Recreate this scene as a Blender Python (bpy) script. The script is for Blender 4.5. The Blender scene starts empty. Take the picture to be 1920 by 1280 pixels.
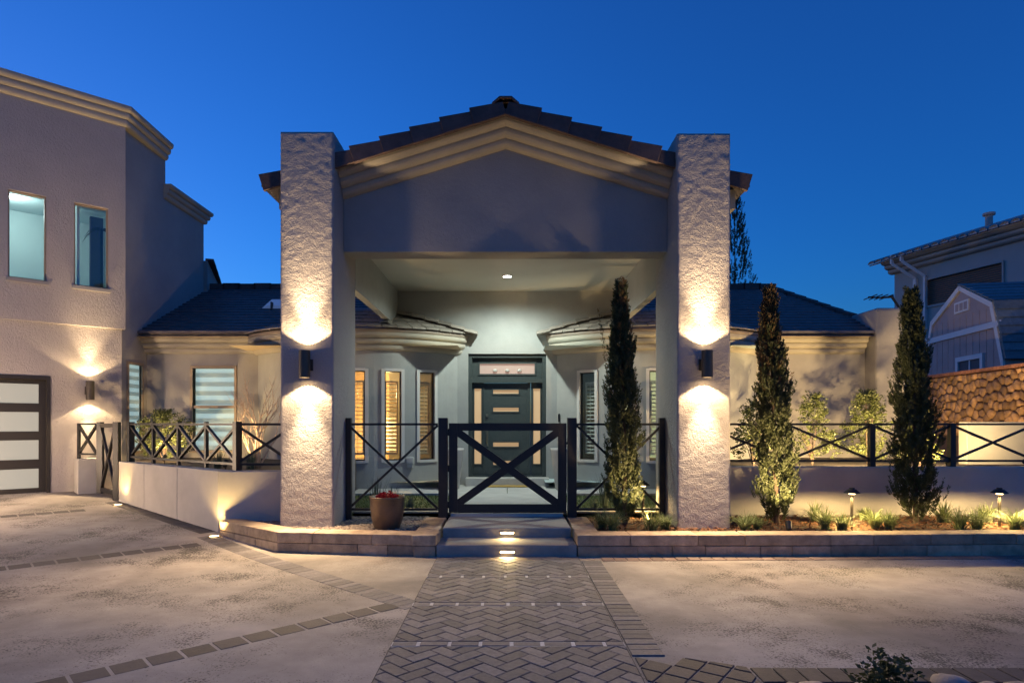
import bpy, math, random
from mathutils import Vector, Matrix, noise
R = math.radians
random.seed(7)
rnd = random.uniform
scene = bpy.context.scene
col = scene.collection

# ------------------------------------------------------------------ camera
VPX, HOR, F, CH = 951.0, 793.0, 1180.0, 1.48          # vanishing point, horizon, focal length (px of 1920), eye height
cd = bpy.data.cameras.new('camera'); cam = bpy.data.objects.new('camera', cd); col.objects.link(cam)
cam.location = (0, 0, CH); cam.rotation_euler = (R(90), 0, 0)
cd.sensor_width = 36; cd.sensor_fit = 'HORIZONTAL'; cd.lens = 36 * F / 1920
cd.shift_x = (960 - VPX) / 1920; cd.shift_y = (HOR - 640) / 1920
cd.clip_start = .05; cd.clip_end = 2000
scene.camera = cam
# ------------------------------------------------------------------ sky (dusk, the sun at the horizon beyond the garage)
world = bpy.data.worlds.new('World'); scene.world = world; world.use_nodes = True
wn = world.node_tree; bg = wn.nodes['Background']
sky = wn.nodes.new('ShaderNodeTexSky'); sky.sky_type = 'NISHITA'; sky.sun_disc = False
sky.sun_elevation = R(1.0); sky.sun_rotation = R(310); sky.ozone_density = 6; sky.air_density = 1.0; sky.dust_density = .3
bg.inputs[1].default_value = .18
wn.links.new(sky.outputs[0], bg.inputs[0])
# the last glow of the sun, hidden by the houses: soft and faint
sd = bpy.data.lights.new('sun', 'SUN'); sd.energy = .02; sd.angle = R(20); sd.color = (1, .82, .75)
so = bpy.data.objects.new('sun', sd); col.objects.link(so)
so.rotation_euler = (R(-88), 0, R(50))      # from the front left, level with the horizon
vs = scene.view_settings
vs.view_transform = 'Standard'; vs.look = 'None'; vs.gamma = 1; vs.use_curve_mapping = False; vs.exposure = 2.0
scene.render.engine = 'CYCLES'
cy = scene.cycles
cy.use_denoising = True; cy.max_bounces = 6; cy.sample_clamp_indirect = 3; cy.sample_clamp_direct = 0
cy.caustics_reflective = False; cy.caustics_refractive = False; cy.use_light_tree = True

# ------------------------------------------------------------------ materials
def nodes(m): return m.node_tree.nodes, m.node_tree.links
def mat(name, c, rough=.7, var=0, vscale=3, bump=0, bscale=40, bump2=0, b2scale=8, metal=0, objvar=0, spec=.5, dark=None, dscale=1.2, damt=0):
    m = bpy.data.materials.new(name); m.use_nodes = True
    N, L = nodes(m); b = N['Principled BSDF']
    b.inputs['Roughness'].default_value = rough; b.inputs['Metallic'].default_value = metal
    b.inputs['Specular IOR Level'].default_value = spec
    tc = N.new('ShaderNodeTexCoord')
    base = N.new('ShaderNodeRGB'); base.outputs[0].default_value = (*c, 1); cur = base.outputs[0]
    def mulby(val_socket, cur):
        h = N.new('ShaderNodeMix'); h.data_type = 'RGBA'; h.blend_type = 'MULTIPLY'; h.inputs[0].default_value = 1
        L.new(cur, h.inputs[6]); L.new(val_socket, h.inputs[7]); return h.outputs[2]
    def ranged(sock, a, bb, lo=.3, hi=.7):
        r = N.new('ShaderNodeMapRange'); r.inputs[1].default_value = lo; r.inputs[2].default_value = hi
        r.inputs[3].default_value = a; r.inputs[4].default_value = bb; L.new(sock, r.inputs[0]); return r.outputs[0]
    if var:
        n = N.new('ShaderNodeTexNoise'); n.inputs['Scale'].default_value = vscale; n.inputs['Detail'].default_value = 6; n.inputs['Roughness'].default_value = .65
        L.new(tc.outputs['Object'], n.inputs[0]); cur = mulby(ranged(n.outputs[0], 1 - var, 1 + var), cur)
    if objvar:
        oi = N.new('ShaderNodeObjectInfo'); cur = mulby(ranged(oi.outputs['Random'], 1 - objvar, 1 + objvar, 0, 1), cur)
    if damt:   # speckled pits and stains in worn concrete
        n1 = N.new('ShaderNodeTexNoise'); n1.inputs['Scale'].default_value = 55; n1.inputs['Detail'].default_value = 4; n1.inputs['Roughness'].default_value = .7
        n2 = N.new('ShaderNodeTexNoise'); n2.inputs['Scale'].default_value = dscale; n2.inputs['Detail'].default_value = 5; n2.inputs['Roughness'].default_value = .7
        L.new(tc.outputs['Object'], n1.inputs[0]); L.new(tc.outputs['Object'], n2.inputs[0])
        a = N.new('ShaderNodeMath'); a.operation = 'ADD'; L.new(n1.outputs[0], a.inputs[0]); L.new(n2.outputs[0], a.inputs[1])
        cur = mulby(ranged(a.outputs[0], 1, 1 - damt, 1.07, 1.14), cur)
        n3 = N.new('ShaderNodeTexNoise'); n3.inputs['Scale'].default_value = .8; n3.inputs['Detail'].default_value = 7; n3.inputs['Distortion'].default_value = .4
        L.new(tc.outputs['Object'], n3.inputs[0]); cur = mulby(ranged(n3.outputs[0], .60, 1.15, .34, .62), cur)
    L.new(cur, b.inputs['Base Color'])
    if bump or bump2:
        prev = None
        for amt, sc_, det in ((bump2, b2scale, 4), (bump, bscale, 3)):
            if not amt: continue
            n = N.new('ShaderNodeTexNoise'); n.inputs['Scale'].default_value = sc_; n.inputs['Detail'].default_value = det; n.inputs['Roughness'].default_value = .6
            L.new(tc.outputs['Object'], n.inputs[0])
            bp = N.new('ShaderNodeBump'); bp.inputs['Strength'].default_value = 1; bp.inputs['Distance'].default_value = amt
            L.new(n.outputs[0], bp.inputs['Height'])
            if prev: L.new(prev.outputs[0], bp.inputs['Normal'])
            prev = bp
        L.new(prev.outputs[0], b.inputs['Normal'])
    return m
def emit(name, c, s, base=(.5, .5, .5), rough=.3):
    m = mat(name, base, rough); b = m.node_tree.nodes['Principled BSDF']
    b.inputs['Emission Color'].default_value = (*c, 1); b.inputs['Emission Strength'].default_value = s
    return m
def glass(name, tint=(1, 1, 1)):
    m = bpy.data.materials.new(name); m.use_nodes = True; N, L = nodes(m); N.remove(N['Principled BSDF'])
    t = N.new('ShaderNodeBsdfTransparent'); t.inputs[0].default_value = (*tint, 1)
    g = N.new('ShaderNodeBsdfGlossy'); g.inputs['Roughness'].default_value = .02
    lw_ = N.new('ShaderNodeLayerWeight'); pw_ = N.new('ShaderNodeMath'); pw_.operation = 'POWER'; pw_.inputs[1].default_value = 4; L.new(lw_.outputs['Facing'], pw_.inputs[0])
    fr = N.new('ShaderNodeMapRange'); fr.inputs[3].default_value = .05; fr.inputs[4].default_value = .9; L.new(pw_.outputs[0], fr.inputs[0])
    mx = N.new('ShaderNodeMixShader'); L.new(fr.outputs[0], mx.inputs[0]); L.new(t.outputs[0], mx.inputs[1]); L.new(g.outputs[0], mx.inputs[2])
    L.new(mx.outputs[0], N['Material Output'].inputs[0]); return m
def leafmat(name, c, var=.35):
    m = mat(name, c, .6, var, 9); b = m.node_tree.nodes['Principled BSDF']; N, L = nodes(m)
    tr = N.new('ShaderNodeBsdfTranslucent'); tr.inputs[0].default_value = (*[x * 1.1 for x in c], 1)
    mx = N.new('ShaderNodeMixShader'); mx.inputs[0].default_value = .25
    L.new(b.outputs[0], mx.inputs[1]); L.new(tr.outputs[0], mx.inputs[2]); L.new(mx.outputs[0], N['Material Output'].inputs[0]); return m
M = {}
M['stucco_rough'] = mat('stucco_rough', (.43, .39, .36), .92, .07, 2, .010, 70, .012, 24)
M['stucco'] = mat('stucco', (.34, .32, .295), .9, .09, 1.3, .004, 90, .006, 18)
M['stucco_fine'] = mat('stucco_fine', (.37, .37, .35), .9, .10, 1.6, .003, 110, .003, 14)
M['trim'] = mat('trim', (.40, .36, .29), .8, .06, 3, .002, 80, .004, 10)
M['ceiling'] = mat('ceiling', (.55, .54, .49), .85, .04, 2, .001, 90)
M['concrete'] = mat('concrete', (.37, .33, .285), .85, .14, 5, .003, 70, .004, 9, damt=.75)
M['concrete_light'] = mat('concrete_light', (.33, .295, .25), .85, .16, 5, .003, 60, damt=.3)
M['concrete_wall'] = mat('concrete_wall', (.50, .47, .42), .85, .13, 1.6, .002, 50, .002, 6)
M['step'] = mat('step', (.33, .31, .28), .85, .2, 4, .002, 60)
M['slab'] = mat('slab', (.47, .46, .43), .8, .12, 3, .001, 60)
M['paver'] = mat('paver', (.172, .156, .15), .75, .22, 30, .003, 90, .003, 20, objvar=.28)
M['paver_red'] = mat('paver_red', (.22, .16, .13), .8, .2, 25, .003, 90, objvar=.22)
M['paver_dark'] = mat('paver_dark', (.078, .066, .064), .75, .18, 25, .003, 80, objvar=.2)
M['joint_sand'] = mat('joint_sand', (.05, .045, .04), .95, .3, 60)
M['mortar'] = mat('mortar', (.55, .54, .52), .9, .15, 40)
M['wallstone'] = mat('wallstone', (.40, .30, .205), .85, .35, 7, .006, 45, .014, 9, objvar=.28)
M['fieldstone'] = mat('fieldstone', (.36, .21, .11), .9, .35, 9, .01, 40, .02, 10, objvar=.4)
M['rock_mortar'] = mat('rock_mortar', (.10, .06, .04), .95, .3, 20, .004, 50)
M['brickcap'] = mat('brickcap', (.30, .13, .075), .9, .25, 12, .003, 60, objvar=.2)
M['metal'] = mat('metal', (.022, .02, .02), .42, .1, 20, spec=.5)
M['bronze'] = mat('bronze', (.10, .085, .07), .45, metal=.6)
M['roof'] = mat('roof', (.12, .105, .105), .42, .3, 6, .002, 60)
M['roof_tile'] = mat('roof_tile', (.10, .065, .055), .7, .3, 8, .003, 60, objvar=.25)
M['bay_tile'] = mat('bay_tile', (.27, .235, .20), .8, .25, 8, .003, 60, objvar=.2)
M['gutter'] = mat('gutter', (.30, .24, .19), .6)
M['door'] = mat('door', (.045, .058, .056), .5, .12, 20, .0008, 150)
M['winframe'] = mat('winframe', (.36, .27, .18), .5)
M['winframe_pale'] = mat('winframe_pale', (.62, .59, .55), .6)
M['darkframe'] = mat('darkframe', (.03, .026, .022), .45)
M['shutter'] = mat('shutter', (.62, .50, .34), .5)
M['shutter_white'] = mat('shutter_white', (.68, .68, .66), .5)
M['glass'] = glass('glass', (.93, .96, .95))
M['frost'] = emit('frosted_pane', (.95, .90, .74), .085, (.16, .16, .15), .35)
M['amber'] = emit('amber_pane', (1, .62, .30), .10, (.4, .3, .2), .25)
M['pinkpane'] = emit('transom_pane', (.9, .55, .42), .10, (.3, .25, .22), .15)
M['blind_lit'] = emit('blind_sheer', (.62, .88, .92), .14, (.5, .55, .55), .6)
M['blind_solid'] = emit('blind_solid', (.45, .62, .60), .085, (.5, .52, .5), .6)
M['bulb'] = emit('bulb', (1, .70, .36), 14)
M['bulb_white'] = emit('bulb_white', (1, 1, .93), 12)
M['bulb_soft'] = emit('bulb_soft', (1, .68, .32), 4)
M['room_teal'] = mat('room_teal', (.50, .60, .60), .9)
M['room_warm'] = mat('room_warm', (.62, .50, .33), .9)
M['room_dark'] = mat('room_dark', (.05, .06, .08), .7)
M['wood'] = mat('wood', (.24, .12, .06), .6, .2, 8)
M['soil'] = mat('soil', (.07, .05, .035), .95, .3, 12, .01, 30)
M['lawn'] = mat('lawn', (.075, .10, .035), .95, .3, 30)
M['grassblade'] = leafmat('grassblade', (.085, .12, .035))
M['mulch'] = mat('mulch', (.17, .075, .035), .95, .45, 25)
M['pebble'] = mat('pebble', (.24, .19, .155), .8, .55, 22)
M['riverrock'] = mat('riverrock', (.33, .28, .25), .75, .3, 6, .004, 40, objvar=.35)
M['cypress'] = leafmat('cypress', (.062, .075, .030))
M['cypress_dry'] = leafmat('cypress_dry', (.20, .125, .05))
M['shrub'] = leafmat('shrub', (.07, .085, .022))
M['liriope'] = leafmat('liriope', (.17, .21, .09))
M['agave'] = leafmat('agave', (.10, .13, .10))
M['bark'] = mat('bark', (.46, .34, .27), .85, .25, 20, .003, 40)
M['bark_dark'] = mat('bark_dark', (.09, .06, .045), .9, .25, 20)
M['pot_bronze'] = mat('pot_bronze', (.15, .10, .065), .38, .25, 6, .001, 30, metal=.25)
M['pot_pale'] = mat('pot_pale', (.52, .50, .47), .6, .06, 4)
M['red'] = mat('red', (.45, .012, .02), .5, .3, 30)
M['mat_gold'] = mat('mat_gold', (.42, .27, .07), .95, .25, 60, .004, 90)
M['black'] = mat('black', (.012, .012, .014), .5)
M['grey_box'] = mat('grey_box', (.42, .43, .42), .5)
M['siding'] = mat('siding', (.42, .33, .31), .85, .08, 3)
M['white_trim'] = mat('white_trim', (.72, .70, .69), .7)
M['shingle'] = mat('shingle', (.16, .19, .20), .85, .2, 10, objvar=.2)
M['neighbor_wall'] = mat('neighbor_wall', (.40, .40, .39), .9, .05, 2, .002, 70)
M['clay_tile'] = mat('clay_tile', (.42, .38, .35), .8, .2, 6)
M['handle'] = mat('handle', (.42, .36, .24), .3, metal=.9)
M['pale_wall'] = mat('pale_wall', (.48, .47, .41), .9, .12, 1.5, .002, 60)

# ------------------------------------------------------------------ helpers
def at(x, y, Y): return Vector(((x - VPX) * Y / F, Y, CH + (HOR - y) * Y / F))
class MB:
    def __init__(s): s.v = []; s.f = []
    def add(s, vs_, fs):
        o = len(s.v); s.v += [tuple(v) for v in vs_]; s.f += [tuple(i + o for i in f) for f in fs]; return s
    def box(s, x0, x1, y0, y1, z0, z1):
        return s.hexa([(x0,y0,z0),(x1,y0,z0),(x1,y1,z0),(x0,y1,z0),(x0,y0,z1),(x1,y0,z1),(x1,y1,z1),(x0,y1,z1)])
    def hexa(s, p): return s.add(p, [(0,3,2,1),(4,5,6,7),(0,1,5,4),(1,2,6,5),(2,3,7,6),(3,0,4,7)])
    def fbox(s, fm, u0, u1, w0, w1, z0, z1):
        return s.hexa([fm(u0,w0,z0),fm(u1,w0,z0),fm(u1,w1,z0),fm(u0,w1,z0),fm(u0,w0,z1),fm(u1,w0,z1),fm(u1,w1,z1),fm(u0,w1,z1)])
    def bar(s, a, b, w, d, up=Vector((0,0,1))):
        a = Vector(a); b = Vector(b); t = (b - a).normalized(); n = t.cross(up)
        if n.length < 1e-4: n = t.cross(Vector((0,1,0)))
        n.normalize(); m = n.cross(t).normalized()
        return s.hexa([p + n*i*d/2 + m*j*w/2 for p in (a, b) for i, j in ((-1,-1),(1,-1),(1,1),(-1,1))])
    def tube(s, pts, rad, n=6):
        pts = [Vector(p) for p in pts]; vs_ = []; fs = []
        for i, p in enumerate(pts):
            t = (pts[min(i+1, len(pts)-1)] - pts[max(i-1, 0)]).normalized()
            a = t.cross(Vector((.13,.91,.31))).normalized(); b = t.cross(a); r = rad[i] if isinstance(rad, (list, tuple)) else rad
            vs_ += [p + (a*math.cos(k*2*math.pi/n) + b*math.sin(k*2*math.pi/n))*r for k in range(n)]
        for i in range(len(pts)-1):
            for k in range(n): fs.append((i*n+k, i*n+(k+1)%n, (i+1)*n+(k+1)%n, (i+1)*n+k))
        fs += [tuple(range(n))[::-1], tuple(range((len(pts)-1)*n, len(pts)*n))]
        return s.add(vs_, fs)
    def lathe(s, c, prof, n=28, cap=True):
        vs_ = [(c[0]+r*math.cos(k*2*math.pi/n), c[1]+r*math.sin(k*2*math.pi/n), c[2]+z) for r, z in prof for k in range(n)]
        fs = [(i*n+k, i*n+(k+1)%n, (i+1)*n+(k+1)%n, (i+1)*n+k) for i in range(len(prof)-1) for k in range(n)]
        if cap: fs += [tuple(range(n))[::-1], tuple(range((len(prof)-1)*n, len(prof)*n))]
        return s.add(vs_, fs)
    def prism(s, poly, z0, z1):
        n = len(poly); g = lambda z, p: z(p[0], p[1]) if callable(z) else z
        vs_ = [(p[0], p[1], g(z0, p)) for p in poly] + [(p[0], p[1], g(z1, p)) for p in poly]
        return s.add(vs_, [tuple(range(n))[::-1], tuple(range(n, 2*n))] + [(i, (i+1)%n, n+(i+1)%n, n+i) for i in range(n)])
    def build(s, name, m, parent=None, smooth=False, bevel=0):
        me = bpy.data.meshes.new(name); me.from_pydata(s.v, [], s.f); me.update()
        me.materials.append(M[m] if isinstance(m, str) else m)
        if smooth: me.polygons.foreach_set('use_smooth', [True]*len(me.polygons))
        o = bpy.data.objects.new(name, me); col.objects.link(o)
        if bevel:
            b = o.modifiers.new('bevel', 'BEVEL'); b.width = bevel; b.segments = 2; b.limit_method = 'ANGLE'
        if parent: attach(o, parent)
        return o
def attach(o, parent):
    o.parent = parent; l = parent.location if parent.type == 'EMPTY' else Vector()
    q = parent
    off = Vector()
    while q: off += Vector(q.location); q = q.parent
    o.matrix_parent_inverse = Matrix.Translation(-l) if parent.type == 'EMPTY' else Matrix.Identity(4)
def root(name, loc, label, cat, group=None):
    o = bpy.data.objects.new(name, None); col.objects.link(o); o.location = loc; o.empty_display_size = .1
    return tag(o, label, cat, group)
def tag(o, label, cat, group=None):
    o['label'] = label; o['category'] = cat
    if group: o['group'] = group
    return o
def kind(o, k, label=None):
    o['kind'] = k
    if label: o['label'] = label
    return o
def spot(name, loc, target, power, angle, blend=.3, color=(1, .66, .32), size=.03, parent=None):
    l = bpy.data.lights.new(name, 'SPOT'); l.energy = power; l.spot_size = R(angle); l.spot_blend = blend; l.color = color; l.shadow_soft_size = size
    o = bpy.data.objects.new(name, l); col.objects.link(o); o.location = loc
    o.rotation_euler = (Vector(target) - Vector(loc)).to_track_quat('-Z', 'Y').to_euler()
    if parent: attach(o, parent)
    return o
def point(name, loc, power, color=(1, .66, .32), size=.05, parent=None):
    l = bpy.data.lights.new(name, 'POINT'); l.energy = power; l.color = color; l.shadow_soft_size = size
    o = bpy.data.objects.new(name, l); col.objects.link(o); o.location = loc
    if parent: attach(o, parent)
    return o
def wall(fm, u0, u1, z0, z1, th, openings=(), step=None):
    us = {u0, u1}; zs = {z0, z1}
    for a, b, c, d in openings: us |= {a, b}; zs |= {c, d}
    if step:
        k = int((u1-u0)/step); us |= {u0 + (u1-u0)*i/k for i in range(1, k)}
    us = sorted(us); zs = sorted(zs); mb = MB()
    solid = lambda i, j: 0 <= i < len(us)-1 and 0 <= j < len(zs)-1 and not any(a-1e-6 <= us[i] and us[i+1] <= b+1e-6 and c-1e-6 <= zs[j] and zs[j+1] <= d+1e-6 for a, b, c, d in openings)
    for i in range(len(us)-1):
        for j in range(len(zs)-1):
            if not solid(i, j): continue
            a, b, c, d = us[i], us[i+1], zs[j], zs[j+1]
            mb.add([fm(a,0,c), fm(b,0,c), fm(b,0,d), fm(a,0,d)], [(0,1,2,3)]); mb.add([fm(a,th,c), fm(b,th,c), fm(b,th,d), fm(a,th,d)], [(3,2,1,0)])
            if not solid(i-1, j): mb.add([fm(a,0,c), fm(a,0,d), fm(a,th,d), fm(a,th,c)], [(0,1,2,3)])
            if not solid(i+1, j): mb.add([fm(b,0,c), fm(b,0,d), fm(b,th,d), fm(b,th,c)], [(3,2,1,0)])
            if not solid(i, j-1): mb.add([fm(a,0,c), fm(b,0,c), fm(b,th,c), fm(a,th,c)], [(3,2,1,0)])
            if not solid(i, j+1): mb.add([fm(a,0,d), fm(b,0,d), fm(b,th,d), fm(a,th,d)], [(0,1,2,3)])
    return mb
def sweep(path, prof, side=1):
    """profile (out, z) carried along a plan polyline; out is to the right of travel for side=1"""
    P = [Vector((p[0], p[1])) for p in path]; mb = MB(); n = len(prof); vs_ = []
    for i, p in enumerate(P):
        d1 = (P[i]-P[i-1]).normalized() if i else (P[1]-P[0]).normalized(); d2 = (P[i+1]-P[i]).normalized() if i < len(P)-1 else d1
        n1 = Vector((d1.y, -d1.x))*side; n2 = Vector((d2.y, -d2.x))*side; m = (n1+n2); m = m/ max(.3, m.dot(n1))
        vs_ += [(p.x+m.x*o, p.y+m.y*o, z) for o, z in prof]
    fs = [(i*n+k, (i+1)*n+k, (i+1)*n+(k+1)%n, i*n+(k+1)%n) for i in range(len(P)-1) for k in range(n)]
    fs += [tuple(range(n)), tuple(range((len(P)-1)*n, len(P)*n))[::-1]]
    return mb.add(vs_, fs)
def cornice_profile(z0, z1, out, steps=3):
    """stepped, each step a rounded cove, back at out=-.05"""
    pr = [(-.05, z0)]; h = (z1-z0)/steps; o = .015
    for k in range(steps):
        a = z0+k*h; o2 = .015+(out-.015)*(k+1)/steps
        for q in range(6):
            t = q/5*math.pi/2; pr.append((o+(o2-o)*math.sin(t), a+h*.62*(1-math.cos(t))+.004))
        pr.append((o2, a+h*.93)); o = o2*.86 if k < steps-1 else o2
        if k < steps-1: pr.append((o, a+h*.97))
    pr += [(out, z1), (-.05, z1)]
    return pr
def clip(poly, a, b, c):           # keep a*x+b*y<=c
    out = []
    for i in range(len(poly)):
        p, q = poly[i], poly[(i+1)%len(poly)]; dp = a*p[0]+b*p[1]-c; dq = a*q[0]+b*q[1]-c
        if dp <= 0: out.append(p)
        if dp*dq < 0: t = dp/(dp-dq); out.append((p[0]+(q[0]-p[0])*t, p[1]+(q[1]-p[1])*t))
    return out
def area(p): return abs(sum(p[i][0]*p[(i+1)%len(p)][1]-p[(i+1)%len(p)][0]*p[i][1] for i in range(len(p))))/2 if len(p) > 2 else 0
def inset(poly, d):
    if sum(poly[i][0]*poly[(i+1)%len(poly)][1]-poly[(i+1)%len(poly)][0]*poly[i][1] for i in range(len(poly))) < 0: poly = poly[::-1]
    out = list(poly)
    for i in range(len(poly)):
        p, q = poly[i], poly[(i+1)%len(poly)]; dx, dy = q[0]-p[0], q[1]-p[1]; l = math.hypot(dx, dy)
        if l < 1e-6: continue
        nx, ny = dy/l, -dx/l
        out = clip(out, nx, ny, nx*p[0]+ny*p[1]-d)
        if len(out) < 3: return []
    return out
def paver_mb(poly, zf, top, joint=.003, cham=.004):
    a = inset(poly, joint); b = inset(poly, joint+cham)
    if len(a) < 3 or len(a) != len(b) or area(a) < 4e-4: return None
    n = len(a); vs_ = [(p[0],p[1],zf(*p)-.03) for p in a]+[(p[0],p[1],zf(*p)+top-cham*.7) for p in a]+[(p[0],p[1],zf(*p)+top) for p in b]
    return MB().add(vs_, [(i,(i+1)%n,n+(i+1)%n,n+i) for i in range(n)]+[(n+i,n+(i+1)%n,2*n+(i+1)%n,2*n+i) for i in range(n)]+[tuple(range(2*n,3*n))])

# ------------------------------------------------------------------ ground and driveway
FD = Vector((.733, .68)); FN = Vector((.68, -.733))      # garage front: direction and outward normal in plan
def sdist(x, y): return -.68*x + .733*y
def gz(x, y):
    t = sdist(x, y)-6
    return 0 if t <= 0 else (.01125*t*t if t < 2 else .045*(t-1))
g = MB(); g.add([(-500,-400,-.12),(500,-400,-.12),(500,700,-.12),(-500,700,-.12)], [(0,1,2,3)])
kind(g.build('ground', 'soil'), 'structure', 'bare brown soil all around the plot')
g = MB(); nx, ny = 116, 76; X0, X1, Y0, Y1 = -17., 12., -5., 14.
idx = {}
for j in range(ny+1):
    for i in range(nx+1):
        x = X0+(X1-X0)*i/nx; y = Y0+(Y1-Y0)*j/ny; idx[i, j] = len(g.v); g.v.append((x, y, gz(x, y)))
for j in range(ny):
    for i in range(nx):
        x = X0+(X1-X0)*(i+.5)/nx; y = Y0+(Y1-Y0)*(j+.5)/ny
        if x > 1.5 and y < 3.75: continue
        g.f.append((idx[i,j], idx[i+1,j], idx[i+1,j+1], idx[i,j+1]))
driveway = kind(g.build('driveway', 'concrete'), 'structure', 'speckled tan concrete driveway divided by paver bands')
def strip_pavers(a, b, width, pitch, m, parent, name='paver', side=1, top=.008, lim=999, joint=.006, skip=None):
    a = Vector(a); b = Vector(b); t = (b-a).normalized(); nrm = Vector((t.y, -t.x))*side; n = int((b-a).length/pitch)
    out = []
    for k in range(n):
        p = a+t*pitch*k; q = a+t*pitch*(k+1)
        poly = [(p.x,p.y),(q.x,q.y),(q.x+nrm.x*width,q.y+nrm.y*width),(p.x+nrm.x*width,p.y+nrm.y*width)]
        if skip and skip(sum(x for x, _ in poly)/4, sum(y for _, y in poly)/4): continue
        mb = paver_mb(poly, gz, top+rnd(-.0015, .0015), joint)
        if mb: out.append(mb.build(name, m, parent))
    return out
# bands of square pavers parallel to the garage, and the soldier border along the low wall
BL0, BL1 = Vector((-7.3, 11.35)), Vector((-.80, 5.0))
bdir = (BL1-BL0).normalized()
border_lo = []
strip_pavers(Vector((-3.86, 7.82)), Vector((-.80, 4.98)), .23, .104, 'paver', driveway, side=-1, joint=.003, top=.004)
strip_pavers(Vector((-6.43, 10.05)), Vector((-3.86, 7.98)), .21, .104, 'paver_dark', driveway, side=-1, joint=.003, top=.004)
for s0, a0, a1 in ((4.48, None, None), (8.02, None, None), (11.15, None, None)):
    p0 = {4.48: (-.98, 5.2), 8.02: (-3.72, 7.55), 11.15: (-6.35, 9.45)}[s0]
    n_ = {4.48: 24, 8.02: 26, 11.15: 18}[s0]
    strip_pavers(p0, Vector(p0)-FD*n_*.2, .2, .2, 'paver_dark', driveway, side=-1, joint=.009, top=.003)
# right: edging along the planter, soldier border beside the path, near edging
strip_pavers((1.02, 6.915), (9.0, 7.10), .17, .135, 'paver_red', driveway, joint=.005)
strip_pavers((1.005, 6.74), (1.005, 3.98), .212, .1016, 'paver', driveway, side=1, joint=.003)
strip_pavers((1.46, 3.80), (8.5, 3.80), .22, .135, 'paver_dark', driveway, side=1, joint=.005)
cs, sn = math.cos(.62), math.sin(.62)
for i in range(-2, 4):
    for j in range(-3, 3):
        cx, cy = 1.03+(i*cs+j*sn)*.155, 3.73+(-i*sn+j*cs)*.155
        poly = [(cx+(u*cs+v*sn)*.0775, cy+(-u*sn+v*cs)*.0775) for u, v in ((-1,-1),(1,-1),(1,1),(-1,1))]
        poly = clip(poly, -1, 0, -.80); poly = clip(poly, 0, 1, 3.97) if len(poly) > 2 else poly
        poly = clip(poly, .45, 1, 4.47) if len(poly) > 2 else poly; poly = clip(poly, 1, 0, 1.455) if len(poly) > 2 else poly
        if area(poly) > .003:
            mb = paver_mb(poly, gz, .008, .006)
            if mb: mb.build('paver', 'paver_dark', driveway)
def inpoly_(x, y, P):
    c = False
    for i in range(len(P)):
        (x1,y1),(x2,y2) = P[i], P[i-1]
        if (y1>y)!=(y2>y) and x < (x2-x1)*(y-y1)/(y2-y1)+x1: c = not c
    return c
# lighter concrete wedge between border and planter
AP_ = [(-3.62,7.78),(-2.60,7.30),(-.79,7.05),(-.755,4.95)]; lw = MB(); c_ = .05
for i in range(60):
    for j in range(62):
        x, y = -3.65+i*c_, 4.95+j*c_
        if inpoly_(x+c_/2, y+c_/2, AP_): lw.add([(x,y,gz(x,y)+.0015),(x+c_,y,gz(x+c_,y)+.0015),(x+c_,y+c_,gz(x+c_,y+c_)+.0015),(x,y+c_,gz(x,y+c_)+.0015)], [(0,1,2,3)])
lw.build('apron', 'concrete_light', driveway)

# herringbone path
PX0, PX1 = -.775, .787
pth = MB().box(PX0, PX1, 2.6, 6.93, -.06, .0025)
path = kind(pth.build('path', 'joint_sand'), 'structure', 'herringbone paver path leading up to the entry steps')
W = .1016; bands = (6.06, 5.135, 4.207, 3.28)
segs = [(2.6, 3.28-.045), (3.28+.045, 4.207-.045), (4.207+.045, 5.135-.045), (5.135+.045, 6.06-.045), (6.06+.045, 6.93)]
pieces = []
c45 = math.sqrt(.5)
for s0, s1 in segs:
    for k in range(-60, 90):
        for m_ in range(-30, 30):
            for (a, b, w_, h_) in ((k+4*m_, k, 2, 1), (k+3+4*m_, k, 1, 2)):
                rect = [(a*W,b*W),((a+w_)*W,b*W),((a+w_)*W,(b+h_)*W),(a*W,(b+h_)*W)]
                cx = ((a+w_/2)-(b+h_/2)); cx = ((a+w_/2)+(b+h_/2))*0 + ((a+w_/2)-(b+h_/2))*-1
                pr = [((x-y)*c45, (x+y)*c45+1.0) for x, y in rect]
                mx = sum(p[0] for p in pr)/4; my = sum(p[1] for p in pr)/4
                if not (PX0-.12 < mx < PX1+.12 and s0-.12 < my < s1+.12): continue
                for cl in ((-1,0,-PX0-.004),(1,0,PX1-.004),(0,-1,-s0),(0,1,s1)):
                    pr = clip(pr, *cl)
                    if len(pr) < 3: break
                if len(pr) >= 3 and area(pr) > .0012: pieces.append((pr, my))
for y in bands:
    x = PX0+.004+((y*7.3) % 1)*.1-.1
    while x < PX1:
        a, b = max(x+.009, PX0+.004), min(x+.207-.009, PX1-.004)
        if b-a > .02: pieces.append(([(a,y-.042),(b,y-.042),(b,y+.042),(a,y+.042)], y))
        x += .207
    MB().box(PX0+.003, PX1-.003, y-.042, y+.042, .001, .0062).build('mortar_strip', 'mortar', path)
vis = [p for p in pieces if p[1] > 3.45]; hid = [p for p in pieces if p[1] <= 3.45]
vis.sort(key=lambda p: -area(p[0])/p[1]**3)
rest = MB()
for n_, (pr, my) in enumerate(vis+hid):
    mb = paver_mb(pr, gz, .009+rnd(-.0018, .0018), .003)
    if not mb: continue
    if n_ < 290 and my > 3.45: mb.build('paver', 'paver', path)
    else: rest.add(mb.v, mb.f)
kind(rest.build('paver_remainder', 'paver', path), 'stuff')

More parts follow.
